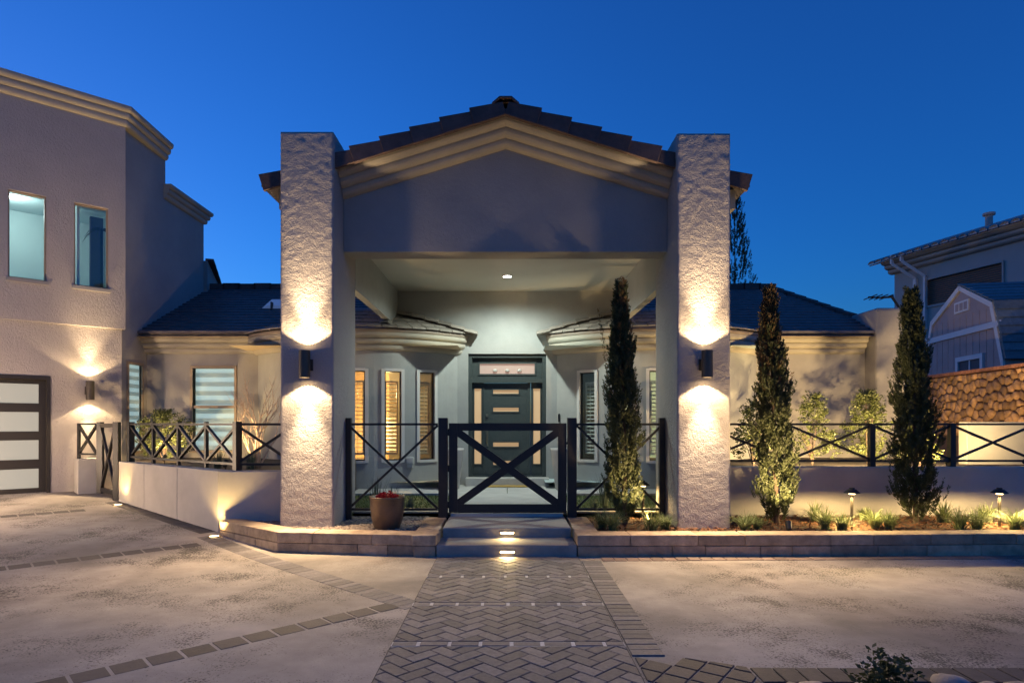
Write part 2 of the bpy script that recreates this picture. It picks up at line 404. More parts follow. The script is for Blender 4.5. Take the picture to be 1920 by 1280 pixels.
# ------------------------------------------------------------------ entry court floor
cf = MB().box(-2.75, 2.75, 8.6, 14, .0, .25)
kind(cf.build('lawn', 'lawn'), 'structure', 'small clipped lawn in the entry court')
gr = MB()
for i in range(9000):
    x = rnd(-2.7, 2.7); y = rnd(8.75, 10.72)
    if abs(x) < .95: continue
    h = rnd(.015, .035); a = rnd(0, 6.3); dx, dy = math.cos(a)*.006, math.sin(a)*.006; l = rnd(-.012,.012)
    gr.add([(x-dx,y-dy,.25),(x+dx,y+dy,.25),(x+l,y+l,.25+h)], [(0,1,2)])
kind(gr.build('grass', 'grassblade'), 'stuff', 'short green grass blades on the court lawn')
wk = kind(MB().box(-.92, .92, 8.4, 10.7, .15, .265).build('walkway', 'joint_sand'), 'structure', 'pale slab walkway from the gate to the front door')
ys = [8.42, 8.95, 9.5, 10.08, 10.69]
for a, b in zip(ys, ys[1:]):
    MB().box(-.9, .9, a+.006, b-.006, .2, .29).build('slab', 'slab', wk, bevel=.006)
for k in range(6):
    x0 = -2.7+k*.9
    MB().box(x0+.005, x0+.895, 10.71, 11.62, .2, .288).build('slab', 'slab', wk, bevel=.005)
MB().box(-2.7, 2.7, 11.62, 12.3, .2, .283).build('slab', 'slab', wk)
MB().box(-2.1, -.93, 8.6, 8.72, .1, .27).build('edging', 'concrete_light', wk); MB().box(.93, 2.05, 8.6, 8.72, .1, .27).build('edging', 'concrete_light', wk)

# ------------------------------------------------------------------ steps
st = root('entry_steps', (0, 6.97, 0), 'low grey concrete steps rising from the paver path to the gate', 'steps')
MB().box(-.785, .772, 6.97, 7.46, -.05, .13).build('step', 'step', st, bevel=.012)
MB().box(-.765, .755, 7.44, 8.40, -.05, .245).build('step', 'step', st, bevel=.012)
MB().box(-.75, .74, 8.33, 8.45, .0, .285).build('sill', 'slab', st, bevel=.006)
for yy, zz, wh in ((6.97, .055, 'lower'), (7.44, .185, 'upper')):
    sl = root('step_light', (0, yy, zz), 'small glowing slot light in the %s step riser' % wh, 'step light')
    MB().box(-.085, .085, yy-.012, yy+.02, zz-.014, zz+.018).build('housing', 'bronze', sl)
    MB().box(-.075, .075, yy-.0165, yy-.0125, zz-.006, zz+.009).build('lens', 'bulb', sl)
    spot('step_lamp', (0, yy-.03, zz+.002), (0, yy-1, zz-.35), 4, 150, .5, (1, .68, .26), .03, sl)

# ------------------------------------------------------------------ stone planters
def stone_course(path2, z0, z1, depth, parent, lens, seed):
    """blocks laid along a plan polyline (outer face on the right of travel)"""
    rg = random.Random(seed)
    for a, b in zip(path2, path2[1:]):
        a = Vector(a); b = Vector(b); t = (b-a).normalized(); nr = Vector((-t.y, t.x)); L_ = (b-a).length; u = 0
        while u < L_-.01:
            l = rg.uniform(*lens)
            if L_-u-l < .18: l = L_-u
            e = rg.uniform(-.006, .006)
            p = a+t*(u+.002)+nr*e; q = a+t*(u+l-.002)+nr*e
            P = [(p.x,p.y),(q.x,q.y),(q.x+nr.x*depth,q.y+nr.y*depth),(p.x+nr.x*depth,p.y+nr.y*depth)]
            o = MB().prism(P, z0, z1+rg.uniform(-.003,.002)).build('stone', 'wallstone', parent, bevel=.008)
            u += l
lp = root('stone_planter', (-2, 7.1, 0), 'low tan stone block planter around the left pillar with pebbles', 'planter')
PL = [(-3.67, 8.02), (-2.62, 7.17), (-.795, 6.965), (-.795, 8.34)]
stone_course(PL, -.02, .118, .24, lp, (.3, .62), 3); stone_course(PL, .122, .24, .27, lp, (.4, .85), 5)
rp = root('stone_planter', (3, 7.1, 0), 'long low tan stone block planter holding the cypresses and mulch', 'planter')
PR = [(.782, 8.34), (.782, 6.965), (3.6, 7.0), (9.6, 7.16)]
stone_course(PR, -.02, .118, .24, rp, (.35, .75), 11); stone_course(PR, .122, .24, .27, rp, (.45, .95), 12)
# fill
MB().prism([(-3.45,8.2),(-2.58,7.4),(-1.05,7.2),(-1.05,8.6),(-2.2,8.75),(-3.4,8.3)], -.02, .185).build('soil_fill', 'soil', lp)
MB().prism([(1.0,7.2),(9.6,7.38),(9.6,8.8),(2.8,8.8),(1.0,8.6)], -.02, .175).build('soil_fill', 'soil', rp)
ico = [(0,0,1)]+[(math.cos(k*1.2566)*.894, math.sin(k*1.2566)*.894, .447) for k in range(5)]+[(math.cos(k*1.2566+.628)*.894, math.sin(k*1.2566+.628)*.894, -.447) for k in range(5)]+[(0,0,-1)]
icf = [(0,1+k,1+(k+1)%5) for k in range(5)]+[(1+k,6+k,1+(k+1)%5) for k in range(5)]+[(1+(k+1)%5,6+k,6+(k+1)%5) for k in range(5)]+[(11,6+(k+1)%5,6+k) for k in range(5)]
def stones(n, pick, smin, smax, z):
    mb = MB()
    for i in range(n):
        p = pick()
        if p is None: continue
        s = rnd(smin, smax); a = rnd(0, 6.3); ex, ey, ez = s*rnd(.8,1.4), s*rnd(.7,1.1), s*rnd(.5,.8); ca, sa = math.cos(a), math.sin(a)
        mb.add([(p[0]+(x*ex*ca-y*ey*sa), p[1]+(x*ex*sa+y*ey*ca), z+zz*ez+rnd(0,.001)) for x, y, zz in ico], icf)
    return mb
def inpoly(x, y, P):
    c = False
    for i in range(len(P)):
        (x1,y1),(x2,y2) = P[i], P[i-1]
        if (y1>y)!=(y2>y) and x < (x2-x1)*(y-y1)/(y2-y1)+x1: c = not c
    return c
LPOLY = [(-3.5,8.15),(-2.55,7.42),(-1.07,7.24),(-1.07,8.6),(-2.14,8.7),(-2.8,8.2)]
def pickl():
    x, y = rnd(-3.5,-1.0), rnd(7.2,8.7); return (x, y) if inpoly(x, y, LPOLY) else None
kind(stones(5200, pickl, .016, .036, .196).build('pebbles', 'pebble', None, smooth=True), 'stuff', 'loose tan and grey pebbles filling the left planter')
mu = MB()
for i in range(9000):
    x, y = rnd(1.03, 8.6), rnd(7.25, 8.85); a = rnd(0, 6.3); l, w_ = rnd(.012,.04), rnd(.004,.009); z = .178+rnd(0,.022); tl = rnd(-.012,.012)
    dx, dy = math.cos(a)*l, math.sin(a)*l; ex, ey = -math.sin(a)*w_, math.cos(a)*w_
    mu.add([(x-dx-ex,y-dy-ey,z-tl),(x+dx-ex,y+dy-ey,z+tl),(x+dx+ex,y+dy+ey,z+tl+.004),(x-dx+ex,y-dy+ey,z-tl+.004)], [(0,1,2,3)])
kind(mu.build('mulch', 'mulch'), 'stuff', 'shredded red brown bark mulch in the long planter')

# ------------------------------------------------------------------ the house
house = root('house', (0, 12.3, .2), 'large stucco house with gabled portico, curved bays, side wings and garage', 'house')
def H(mb, name, m, bevel=0, smooth=False, parent=None): return mb.build(name, m, parent or house, smooth, bevel)
def rough_pillar(x0, x1, y0, y1, z0, z1, res=.022, amp=.0035):
    """box of stucco with a hand-trowelled, uneven skin"""
    mb = MB(); ring = []
    def seg(a, b):
        n = max(1, int((Vector(b)-Vector(a)).length/res)); return [(a[0]+(b[0]-a[0])*i/n, a[1]+(b[1]-a[1])*i/n) for i in range(n)]
    for a, b in (((x0,y0),(x1,y0)),((x1,y0),(x1,y1)),((x1,y1),(x0,y1)),((x0,y1),(x0,y0))): ring += seg(a, b)
    nz = int((z1-z0)/res); n = len(ring); cx, cy_ = (x0+x1)/2, (y0+y1)/2
    for j in range(nz+1):
        z = z0+(z1-z0)*j/nz
        for (x, y) in ring:
            p = Vector((x, y, z)); d = noise.fractal(p*14, .9, 2.1, 3)*amp + noise.noise(p*2.5)*amp*.5
            o = Vector((1 if x > x1-1e-6 else -1 if x < x0+1e-6 else 0, 1 if y > y1-1e-6 else -1 if y < y0+1e-6 else 0, 0))
            q = p+o*d*(.8 if o.length > 1 else 1)
            if o.length > 1: q -= o*.006
            mb.v.append(tuple(q))
    for j in range(nz):
        for k in range(n): mb.f.append((j*n+k, j*n+(k+1)%n, (j+1)*n+(k+1)%n, (j+1)*n+k))
    mb.f.append(tuple(range(nz*n, (nz+1)*n)))
    return mb
PILL = {'L': (-2.796, -2.14), 'R': (2.094, 2.75)}
for k, (a, b) in PILL.items():
    H(rough_pillar(a, b, 7.745, 8.88, .05, 5.06 if k == 'L' else 5.04), 'pillar', 'stucco_rough', smooth=True)
# gable wall between pillars
GY = 8.22; AP = 5.36; SL = .311          # roof underside apex and slope
gw = MB(); xs = (-2.135, -.02, 2.09); zb = 3.715
front = [(xs[0],GY,zb),(xs[2],GY,zb),(xs[2],GY,AP-.12-SL*2.1),(xs[1],GY,AP-.12),(xs[0],GY,AP-.12-SL*2.1)]
gw.add(front+[(x,y+.36,z) for x,y,z in front], [(0,1,2,3,4),(9,8,7,6,5),(0,5,6,1),(1,6,7,2),(2,7,8,3),(3,8,9,4),(4,9,5,0)])
H(gw, 'gable_wall', 'stucco')
# rake cornice: profile (forward, drop) carried up and over the apex
gc = MB(); prof = []
for k, (fwd, top, bot) in enumerate(((.30,0,-.105),(.20,-.10,-.205),(.10,-.20,-.305))):
    prof += [(fwd*1.0, top)] + [(fwd-.095*(1-math.cos(q/4*math.pi/2)), top-.03-(-.0+(.105-.03))*math.sin(q/4*math.pi/2)) for q in range(5)]
prof += [(-.04, -.31), (-.04, 0)]
vs_ = []
for (x, zt) in ((-2.13, AP-SL*2.11), (-.02, AP), (2.088, AP-SL*2.108)):
    vs_ += [(x, GY-o, zt+d) for o, d in prof]
n = len(prof)
gc.add(vs_, [(i*n+k, (i+1)*n+k, (i+1)*n+(k+1)%n, i*n+(k+1)%n) for i in range(2) for k in range(n)]+[tuple(range(n)), tuple(range(2*n,3*n))[::-1]])
H(gc, 'gable_cornice', 'trim')
# portico roof
EX = 3.0
pr_ = MB()
for s in (-1, 1):
    top = [(-.02, AP+.02), (s*EX, AP+.02-SL*EX)]
    pr_.add([(top[0][0],7.93,top[0][1]),(top[1][0],7.93,top[1][1]),(top[1][0],12.6,top[1][1]),(top[0][0],12.6,top[0][1]),
             (top[0][0],7.93,top[0][1]+.06),(top[1][0],7.93,top[1][1]+.06),(top[1][0],12.6,top[1][1]+.06),(top[0][0],12.6,top[0][1]+.06)],
            [(0,1,2,3),(7,6,5,4),(0,4,5,1),(1,5,6,2),(2,6,7,3),(3,7,4,0)])
proof = H(pr_, 'portico_roof', 'roof')
cosr = math.cos(math.atan(SL))
for s in (-1, 1):
    pitch = .392; t = Vector((s*cosr, 0, -SL*cosr)); nrm = Vector((s*SL*cosr, 0, cosr))
    for k in range(8):
        a = Vector((-.02, 0, AP+.02))+t*(pitch*k+.01); b = a+t*(pitch+.03)
        if b.x*s > EX+.15: b = a+t*.3
        lift = nrm*.015; mb = MB()       # L shaped rake tile: face board and top flange, lapped over the next one
        y0 = 7.845-.004*(k % 2); fo = -.004*(8-k)
        mb.hexa([a+nrm*-.065+Vector((0,y0+fo,0)), b+nrm*-.075+Vector((0,y0-.018+fo,0)), b+nrm*-.075+Vector((0,y0+.03,0)), a+nrm*-.065+Vector((0,y0+.03,0)),
                 a+nrm*.096+Vector((0,y0+fo,0)), b+nrm*.140+Vector((0,y0-.018+fo,0)), b+nrm*.140+Vector((0,y0+.03,0)), a+nrm*.096+Vector((0,y0+.03,0))])
        mb.hexa([a+nrm*.08+Vector((0,y0+.03,0)), b+nrm*.118+Vector((0,y0+.03,0)), b+nrm*.118+Vector((0,y0+.24,0)), a+nrm*.08+Vector((0,y0+.24,0)),
                 a+nrm*.096+Vector((0,y0+.03,0)), b+nrm*.140+Vector((0,y0+.03,0)), b+nrm*.140+Vector((0,y0+.24,0)), a+nrm*.096+Vector((0,y0+.24,0))])
        H(mb, 'rake_tile', 'roof_tile', bevel=.006, parent=proof)
for k in range(12):
    y = 7.80+k*.38; mb = MB(); hh = AP+.115
    pr2 = [(-.17,-.035),(-.075,.045),(.075,.045),(.17,-.035),(.15,-.05),(.065,.022),(-.065,.022),(-.15,-.05)]
    mb.add([(x-.02,y,hh+z+.012) for x,z in pr2]+[(x*.94-.02,y+.42,hh+z) for x,z in pr2], [tuple(range(8))[::-1], tuple(range(8,16))]+[(i,(i+1)%8,8+(i+1)%8,8+i) for i in range(8)])
    H(mb, 'ridge_tile', 'roof_tile', parent=proof)
# field tiles of the portico roof
ft = MB()
for s in (-1, 1):
    for i in range(8):
        for j in range(13):
            x0 = .1+i*.375; y0 = 8.05+j*.35; dz = rnd(0,.008)
            p = lambda x, y, d: (s*x-.02, y, AP+.085-SL*x+d)
            ft.hexa([p(x0,y0,dz),p(x0+.4,y0,dz+.028),p(x0+.4,y0+.34,dz+.028),p(x0,y0+.34,dz),p(x0,y0,dz+.02),p(x0+.4,y0,dz+.05),p(x0+.4,y0+.34,dz+.05),p(x0,y0+.34,dz+.02)])
kind(H(ft, 'roof_tiles', 'roof', parent=proof), 'stuff')
# fascia/soffit under the side eaves
for s in (-1, 1): H(MB().box(min(s*2.78,s*2.9), max(s*2.78,s*2.9), 8.0, 12.3, 4.20, 4.44), 'eave_soffit', 'trim')
# ceiling, side beams
CZ = 4.05
H(MB().box(-2.26, 2.22, 8.57, 12.3, CZ, CZ+.08), 'portico_ceiling', 'ceiling')
for a, b in ((-2.25, -2.135), (2.10, 2.215)):
    H(MB().box(a, b, 8.85, 12.3, 3.36, CZ+.0), 'portico_beam', 'stucco_fine')
    H(MB().box(a-.5 if a < 0 else a+.1, a+.02 if a < 0 else b+.5, 8.85, 12.3, CZ+.01, CZ+.07), 'beam_soffit', 'trim')
# court back wall with the door
BWY = 12.26
fb = lambda u, w, z: Vector((u, BWY+w, z))
DX0, DX1, DZ0, DZ1 = -.76, .76, .45, 2.83
H(wall(fb, -2.3, 2.3, .1, CZ+.3, .25, [(DX0, DX1, .1, DZ1)]), 'back_wall', 'stucco_fine')
H(MB().box(DX0-.04, DX1+.04, BWY-.28, BWY+.2, .2, .43), 'door_sill', 'slab', bevel=.008)
door = H(wall(fb, DX0, DX1, .43, DZ1, .12, [(DX0+.07, DX1-.07, .45, 2.27), (DX0+.07, DX1-.07, 2.35, DZ1-.07)]), 'front_door', 'door')
door.location.y = .05
fd = lambda u, w, z: Vector((u, BWY+.10+w, z))
H(wall(fd, DX0+.07, DX1-.07, 2.35, DZ1-.07, .05, [(-.54, .54, 2.45, 2.65)]), 'transom_frame', 'door', parent=door)
H(MB().fbox(fd, -.54, .54, .02, .03, 2.45, 2.65), 'transom_pane', 'pinkpane', parent=door)
for (a, b) in ((-.54, .54),):
    mb = MB()
    for q in ((a-.03, a, 2.42, 2.68), (b, b+.03, 2.42, 2.68), (a, b, 2.42, 2.45), (a, b, 2.65, 2.68)): mb.fbox(fd, q[0], q[1], -.018, .0, q[2], q[3])
    H(mb, 'moulding', 'door', parent=door)
for x in (-.24, 0, .24):
    mb = MB().lathe((x, BWY+.105, 2.485), [(.008,0),(.04,.012),(.045,.04),(.02,.06)], 10); H(mb, 'glass_ornament', 'winframe_pale', parent=door)
for s in (-1, 1):
    a, b = (DX0+.07, DX0+.29) if s < 0 else (DX1-.29, DX1-.07)
    H(wall(fd, a, b, .45, 2.27, .05, [(a+.045, b-.04, .68, 2.16)]), 'sidelight', 'door', parent=door)
    H(MB().fbox(fd, a+.045, b-.04, .02, .03, .68, 2.16), 'sidelight_pane', 'amber', parent=door)
    mb = MB()
    for q in ((a+.02,a+.045,.655,2.185),(b-.04,b-.015,.655,2.185),(a+.045,b-.04,.655,.68),(a+.045,b-.04,2.16,2.185)): mb.fbox(fd, q[0], q[1], -.016, 0, q[2], q[3])
    H(mb, 'moulding', 'door', parent=door)
dl = (-.455, .40)
rows = [(2.06, 2.135), (1.71, 1.785), (1.02, 1.10), (.66, .74)]
H(wall(fd, dl[0], dl[1], .455, 2.265, .06, [(-.275, .225, a, b) for a, b in rows]), 'door_leaf', 'door', parent=door)
for a, b in rows:
    H(MB().fbox(fd, -.275, .225, .02, .03, a, b), 'door_pane', 'amber', parent=door)
    mb = MB()
    for q in ((-.30,-.275,a-.025,b+.025),(.225,.25,a-.025,b+.025),(-.275,.225,a-.025,a),(-.275,.225,b,b+.025)): mb.fbox(fd, q[0], q[1], -.016, 0, q[2], q[3])
    H(mb, 'moulding', 'door', parent=door)
H(MB().fbox(fd, -.472, -.455, -.03, .0, .45, 2.27).fbox(fd, .40, .46, -.02, .0, .45, 2.27), 'mullion', 'door', parent=door)
hd = MB().fbox(fd, -.425, -.375, -.012, 0, 1.02, 1.45); hd.tube([fd(-.4,-.01,1.08), fd(-.4,-.06,1.11), fd(-.4,-.065,1.25), fd(-.4,-.06,1.36), fd(-.4,-.01,1.39)], .011, 8)
H(hd, 'door_handle', 'handle', parent=door)
H(MB().fbox(fd, -.42, -.375, -.03, 0, 1.60, 1.66), 'keypad', 'handle', parent=door)

# ---- wing walls, bays, roofs
WY = 12.4; EZ = 3.2
fw = lambda u, w, z: Vector((u, WY+w, z))
WWIN = (-6.19, -5.37, .95, 2.56)
H(wall(fw, -7.1, -4.7, .1, 3.1, .2, [WWIN]), 'wing_wall', 'stucco')
H(wall(fw, 4.7, 7.05, .1, 3.1, .2), 'wing_wall', 'stucco')
BC = 2.9; BR = 2.6; BY = 14.0
def fbay(s):
    def f(u, w, z): a = u; r = BR-w; return Vector((s*BC-s*r*math.sin(a)*-1*-1 if False else s*(BC-r*math.sin(a)), BY-r*math.cos(a), z))
    return f
WC = (.066, .316, .566); WH = .058
def bay_window(fm, c, z0, z1, parent, shut, left):
    wn_ = MB()
    for q in ((c-WH-.022,c-WH,z0-.04,z1+.04),(c+WH,c+WH+.022,z0-.04,z1+.04),(c-WH,c+WH,z0-.05,z0),(c-WH,c+WH,z1,z1+.05)): wn_.fbox(fm, q[0], q[1], -.03, .04, q[2], q[3])
    win = H(wn_, 'window', 'winframe_pale')
    mb = MB()
    for q in ((c-WH,c-WH+.008,z0,z1),(c+WH-.008,c+WH,z0,z1),(c-WH+.008,c+WH-.008,z0,z0+.02),(c-WH+.008,c+WH-.008,z1-.02,z1)): mb.fbox(fm, q[0], q[1], .03, .07, q[2], q[3])
    H(mb, 'sash', 'darkframe', parent=win)
    H(MB().fbox(fm, c-WH+.008, c+WH-.008, .045, .05, z0+.02, z1-.02), 'pane', 'glass', parent=win)
    # plantation shutter set back inside
    mb = MB(); a0, a1 = c-WH+.004, c+WH-.012
    for q in ((a0,a0+.012,z0+.12,z1-.18),(a1-.012,a1,z0+.12,z1-.18),(a0,a1,z0+.10,z0+.14),(a0,a1,z1-.20,z1-.17)): mb.fbox(fm, q[0], q[1], .14, .165, q[2], q[3])
    H(mb, 'shutter_frame', shut, parent=win)
    z = z0+.17
    while z < z1-.22:
        H(MB().hexa([fm(a0+.012,.125,z),fm(a1-.012,.125,z),fm(a1-.012,.18,z+.022),fm(a0+.012,.18,z+.022),fm(a0+.012,.125,z+.008),fm(a1-.012,.125,z+.008),fm(a1-.012,.18,z+.03),fm(a0+.012,.18,z+.03)]), 'slat', shut, parent=win)
        z += .072
    H(MB().fbox(fm, c-.002, c+.002, .118, .124, z0+.14, z1-.2), 'tilt_rod', shut, parent=win)
for s in (-1, 1):
    fm = fbay(s)
    ops = [(c-WH, c+WH, .80, 2.43) for c in WC]
    H(wall(fm, -.86, .86, .1, 3.1, .16, ops, .06), 'bay_wall', 'stucco_fine')
    for c in WC: bay_window(fm, c, .80, 2.43, house, 'shutter' if s < 0 else 'shutter_white', s < 0)
    # cornice on the bay
    path_ = [tuple(fm(-.87+i*.0435*1.0, 0, 0))[:2] for i in range(0, 41)]
    H(sweep(path_, cornice_profile(2.80, 3.12, .19), side=1 if s < 0 else -1), 'bay_cornice', 'trim', smooth=False)
    H(sweep(path_, [(-.05,3.12),(.20,3.122),(.215,3.15),(.205,3.18),(-.05,3.185)], side=1 if s < 0 else -1), 'bay_gutter', 'gutter')
    # conical bay roof: solid cone skin, then lapped tiles
    k = .42; RE = 2.83; cone = MB(); na = 40; rr = (RE, 1.6)
    pol = lambda a, r, d=0: (s*(BC-r*math.sin(a)), BY-r*math.cos(a), EZ-.01+k*(RE-r)+d)
    for j in range(na):
        a, b = -1.1+2.2*j/na, -1.1+2.2*(j+1)/na
        cone.add([pol(a,rr[0]),pol(b,rr[0]),pol(b,rr[1]),pol(a,rr[1])], [(0,1,2,3)])
    broof = H(cone, 'bay_roof', 'bay_tile')
    tl = MB()
    for q in range(5):
        r0 = RE+.03-q*.25; nt = int(2.0*r0/.27)
        for j in range(nt):
            a = -1.0+2.0*(j+(q%2)*.5)/nt; b = a+2.0/nt-.006; x1 = pol(b, r0)[0]; yb = BY-r0*math.cos(b)
            if yb > 12.24 or BY-r0*math.cos(a) > 12.24: continue
            dz = rnd(0,.008)
            P_ = [pol(a,r0,.012+dz),pol(b,r0,.012+dz),pol(b,r0-.3,.012),pol(a,r0-.3,.012),pol(a,r0,.04+dz),pol(b,r0,.04+dz),pol(b,r0-.3,.02),pol(a,r0-.3,.02)]
            if q < 2: MBt = MB().hexa(P_); H(MBt, 'tile', 'bay_tile', parent=broof)
            else: tl.hexa(P_)
    kind(H(tl, 'upper_tiles', 'bay_tile', parent=broof), 'stuff')
    # cap tiles along the court wall
    for j in range(6):
        X = 2.10-j*.25; X2 = X-.28
        def onw(X, d=0):
            rho = math.hypot(BC-X, BY-12.22); return Vector((s*X, 12.2, EZ+.03+k*(RE-rho)+d))
        a, b = onw(X), onw(X2, .012); ext = Vector((0,-.17,-.035)); up = Vector((0,0,.045)); mid = Vector((0,-.09,.05))
        mb = MB(); pa = [Vector((0,.04,0)), Vector((0,-.03,.045)), Vector((0,-.12,.03)), Vector((0,-.19,-.03)), Vector((0,-.17,-.04)), Vector((0,0,-.03))]
        mb.add([a+p for p in pa]+[b+p*1.08+Vector((0,0,.012)) for p in pa], [tuple(range(6))[::-1], tuple(range(6,12))]+[(i,(i+1)%6,6+(i+1)%6,6+i) for i in range(6)])
        H(mb, 'cap_tile', 'bay_tile', parent=broof)
    # hip caps where the wing roof comes down on the bay
    for j in range(3):
        b0 = Vector((s*(2.22+j*.03), 11.36+j*.26, 3.27+j*.13)); mb = MB()
        pa = [Vector((x,0,z)) for x, z in ((-.14,-.03),(-.06,.05),(.06,.05),(.14,-.03),(.12,-.045),(.05,.025),(-.05,.025),(-.12,-.045))]
        mb.add([b0+p for p in pa]+[b0+p*.9+Vector((.02*s,.34,.15)) for p in pa], [tuple(range(8))[::-1], tuple(range(8,16))]+[(i,(i+1)%8,8+(i+1)%8,8+i) for i in range(8)])
        H(mb, 'hip_tile', 'bay_tile', parent=broof)
    # warm room behind the bay
    x0, x1 = s*BC-2.2, s*BC+2.0
    rm = MB(); rm.add([(x0,14.6,.1),(x1,14.6,.1),(x1,14.6,2.95),(x0,14.6,2.95)],[(0,1,2,3)]); rm.add([(x0,11.5,2.9),(x1,11.5,2.9),(x1,14.6,2.9),(x0,14.6,2.9)],[(0,1,2,3)])
    rm.add([(x0,12.52,.1),(x0,14.6,.1),(x0,14.6,2.95),(x0,12.52,2.95)],[(0,1,2,3)]); rm.add([(x1,12.62,.1),(x1,14.6,.1),(x1,14.6,2.95),(x1,12.62,2.95)],[(0,1,2,3)])
    rm.add([(x0,11.5,.4),(x1,11.5,.4),(x1,14.6,.4),(x0,14.6,.4)],[(0,1,2,3)])
    H(rm, 'bay_room', 'room_warm' if s < 0 else 'room_teal')
    if s < 0:
        H(MB().box(-2.5,-2.05,13.4,13.9,.4,1.35).box(-2.62,-2.5,13.9,14.0,.4,1.75), 'cabinet', 'wood')
        lampx = root('pendant_lamp', (-2.38, 12.6, 2.2), 'round glowing pendant bulb seen through the middle shutter window', 'pendant lamp')
        MB().lathe((-2.46, 12.6, 2.17), [(.004,0),(.028,.012),(.036,.04),(.028,.07),(.006,.085)], 14).build('globe', 'bulb', lampx, True)
        MB().tube([(-2.46,12.6,2.25),(-2.46,12.6,2.9)], .005).build('cord', 'black', lampx)
        point('pendant_glow', (-2.46, 12.55, 2.05), 90, (1, .62, .25), .06, lampx)
        for gx in (-2.75, -2.58):
            MB().lathe((gx, 12.75, 2.02), [(.004,0),(.05,.02),(.065,.06),(.05,.11),(.01,.13)], 14).build('globe', 'bulb_soft', lampx, True)
    else:
        pl = root('floor_lamp', (1.9, 13.6, .4), 'warm shaded lamp standing inside the right bay room', 'lamp')
        MB().lathe((1.9,13.6,.4), [(.12,0),(.12,.03),(.015,.05),(.015,1.5)], 14).build('stand', 'black', pl)
        MB().lathe((1.9,13.6,1.85), [(.2,0),(.13,.28)], 18, False).build('shade', 'bulb_soft', pl)
        point('lamp_glow', (1.9, 13.2, 2.2), 30, (1, .72, .36), .1, pl)

def wing_roof(poly, x0, x1, clipf, name):
    """lapped flat tiles in courses up the slope"""
    p = .5; ex = .187; sl = MB(); R0 = H(MB().add([(x,y,EZ+.0+p*(y-12.1)-.03) for x, y in poly], [tuple(range(len(poly)))]), name, 'roof')
    for q in range(17):
        y0 = 12.08+q*ex*.895; x = x0-(q%2)*.17
        while x < x1:
            a, b = max(x, x0), min(x+.333, x1); x += .338
            if b-a < .02 or not clipf((a+b)/2, y0+.1): continue
            b2 = b; 
            while not clipf(b2, y0+.1) and b2 > a: b2 -= .02
            dz = rnd(0,.005); z = lambda y, d: EZ+p*(y-12.1)+d
            sl.hexa([(a,y0,z(y0,.012+dz)),(b2,y0,z(y0,.012+dz)),(b2,y0+.24,z(y0+.24,-.005)),(a,y0+.24,z(y0+.24,-.005)),
                     (a,y0,z(y0,.058+dz)),(b2,y0,z(y0,.058+dz)),(b2,y0+.24,z(y0+.24,.014)),(a,y0+.24,z(y0+.24,.014))])
    kind(H(sl, 'roof_tiles', 'roof', parent=R0), 'stuff'); return R0
left_roof = wing_roof([(-7.1,12.05),(-2.0,12.05),(-2.0,15.2),(-7.1,15.2)], -7.1, -2.0, lambda x, y: True, 'wing_roof')
def rclip(x, y): return x < (7.1 if y < 13.04 else 7.12-(y-13.04)*.38)
right_roof = wing_roof([(2.0,12.05),(7.06,12.05),(7.12,13.04),(6.3,15.2),(2.0,15.2)], 2.0, 7.12, rclip, 'wing_roof')
for k in range(13):   # ridge caps and hip caps
    for s, R_ in ((-1, left_roof), (1, right_roof)):
        x = s*(2.3+k*.37)
        if abs(x) > (6.2 if s > 0 else 7): continue
        H(MB().box(min(x,x+s*.4), max(x,x+s*.4), 14.98, 15.36, 4.62, 4.80+.012*(k%2)), 'ridge_tile', 'roof_tile', parent=R_)
for k in range(7):
    a = Vector((6.3,15.2,4.80)).lerp(Vector((7.12,13.04,3.74)), k/7); b = Vector((6.3,15.2,4.80)).lerp(Vector((7.12,13.04,3.74)), (k+1.15)/7)
    H(MB().bar(a+Vector((0,0,-.04)), b+Vector((0,0,-.02)), .09, .22), 'hip_tile', 'roof_tile', parent=right_roof)
sk = MB().hexa([(-5.3,13.4,3.85),(-4.75,13.4,3.85),(-4.75,14.0,4.15),(-5.3,14.0,4.15),(-5.2,13.5,4.0),(-4.85,13.5,4.0),(-4.85,13.9,4.22),(-5.2,13.9,4.22)])
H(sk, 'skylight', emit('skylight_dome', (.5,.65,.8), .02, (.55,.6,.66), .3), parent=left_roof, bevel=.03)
H(MB().box(-5.035,-5.015,13.38,13.5,3.85,4.06), 'skylight_bar', 'darkframe', parent=left_roof)
for s in (-1, 1):
    xa, xb = (-7.1, -4.72) if s < 0 else (4.72, 7.0)
    H(sweep([(xa,WY),(xb,WY)], cornice_profile(2.84, 3.13, .22), side=1), 'wing_cornice', 'trim')
    H(sweep([(xa,WY),(xb,WY)], [(-.02,3.132),(.25,3.134),(.28,3.16),(.27,3.205),(-.02,3.21)], side=1), 'wing_gutter', 'gutter')
# wing window with banded blind
def banded_window(fm, u0, u1, z0, z1, rail, pitch, dp=.05):
    mb = MB()
    for q in ((u0-.045,u0,z0-.05,z1+.05),(u1,u1+.045,z0-.05,z1+.05),(u0,u1,z0-.05,z0),(u0,u1,z1,z1+.05)): mb.fbox(fm, q[0], q[1], -.03, .08, q[2], q[3])
    win = H(mb, 'window', 'winframe')
    if rail: H(MB().fbox(fm, u0, u1, .0, .07, rail-.03, rail+.03), 'rail', 'winframe', parent=win)
    H(MB().fbox(fm, u0, u1, dp, dp+.005, z0, z1), 'pane', 'glass', parent=win)
    z = z0; k = 0
    while z < z1-.005:
        zt = min(z+pitch, z1)
        H(MB().fbox(fm, u0, u1, dp+.06+.004*(k%2)-(.04 if dp < .04 else 0), dp+.066+.004*(k%2)-(.04 if dp < .04 else 0), z, zt), 'blind_band', 'blind_lit' if k%2 else 'blind_solid', parent=win); z = zt; k += 1
    return win
banded_window(fw, *WWIN[:2], WWIN[2], WWIN[3], 1.80, .09)
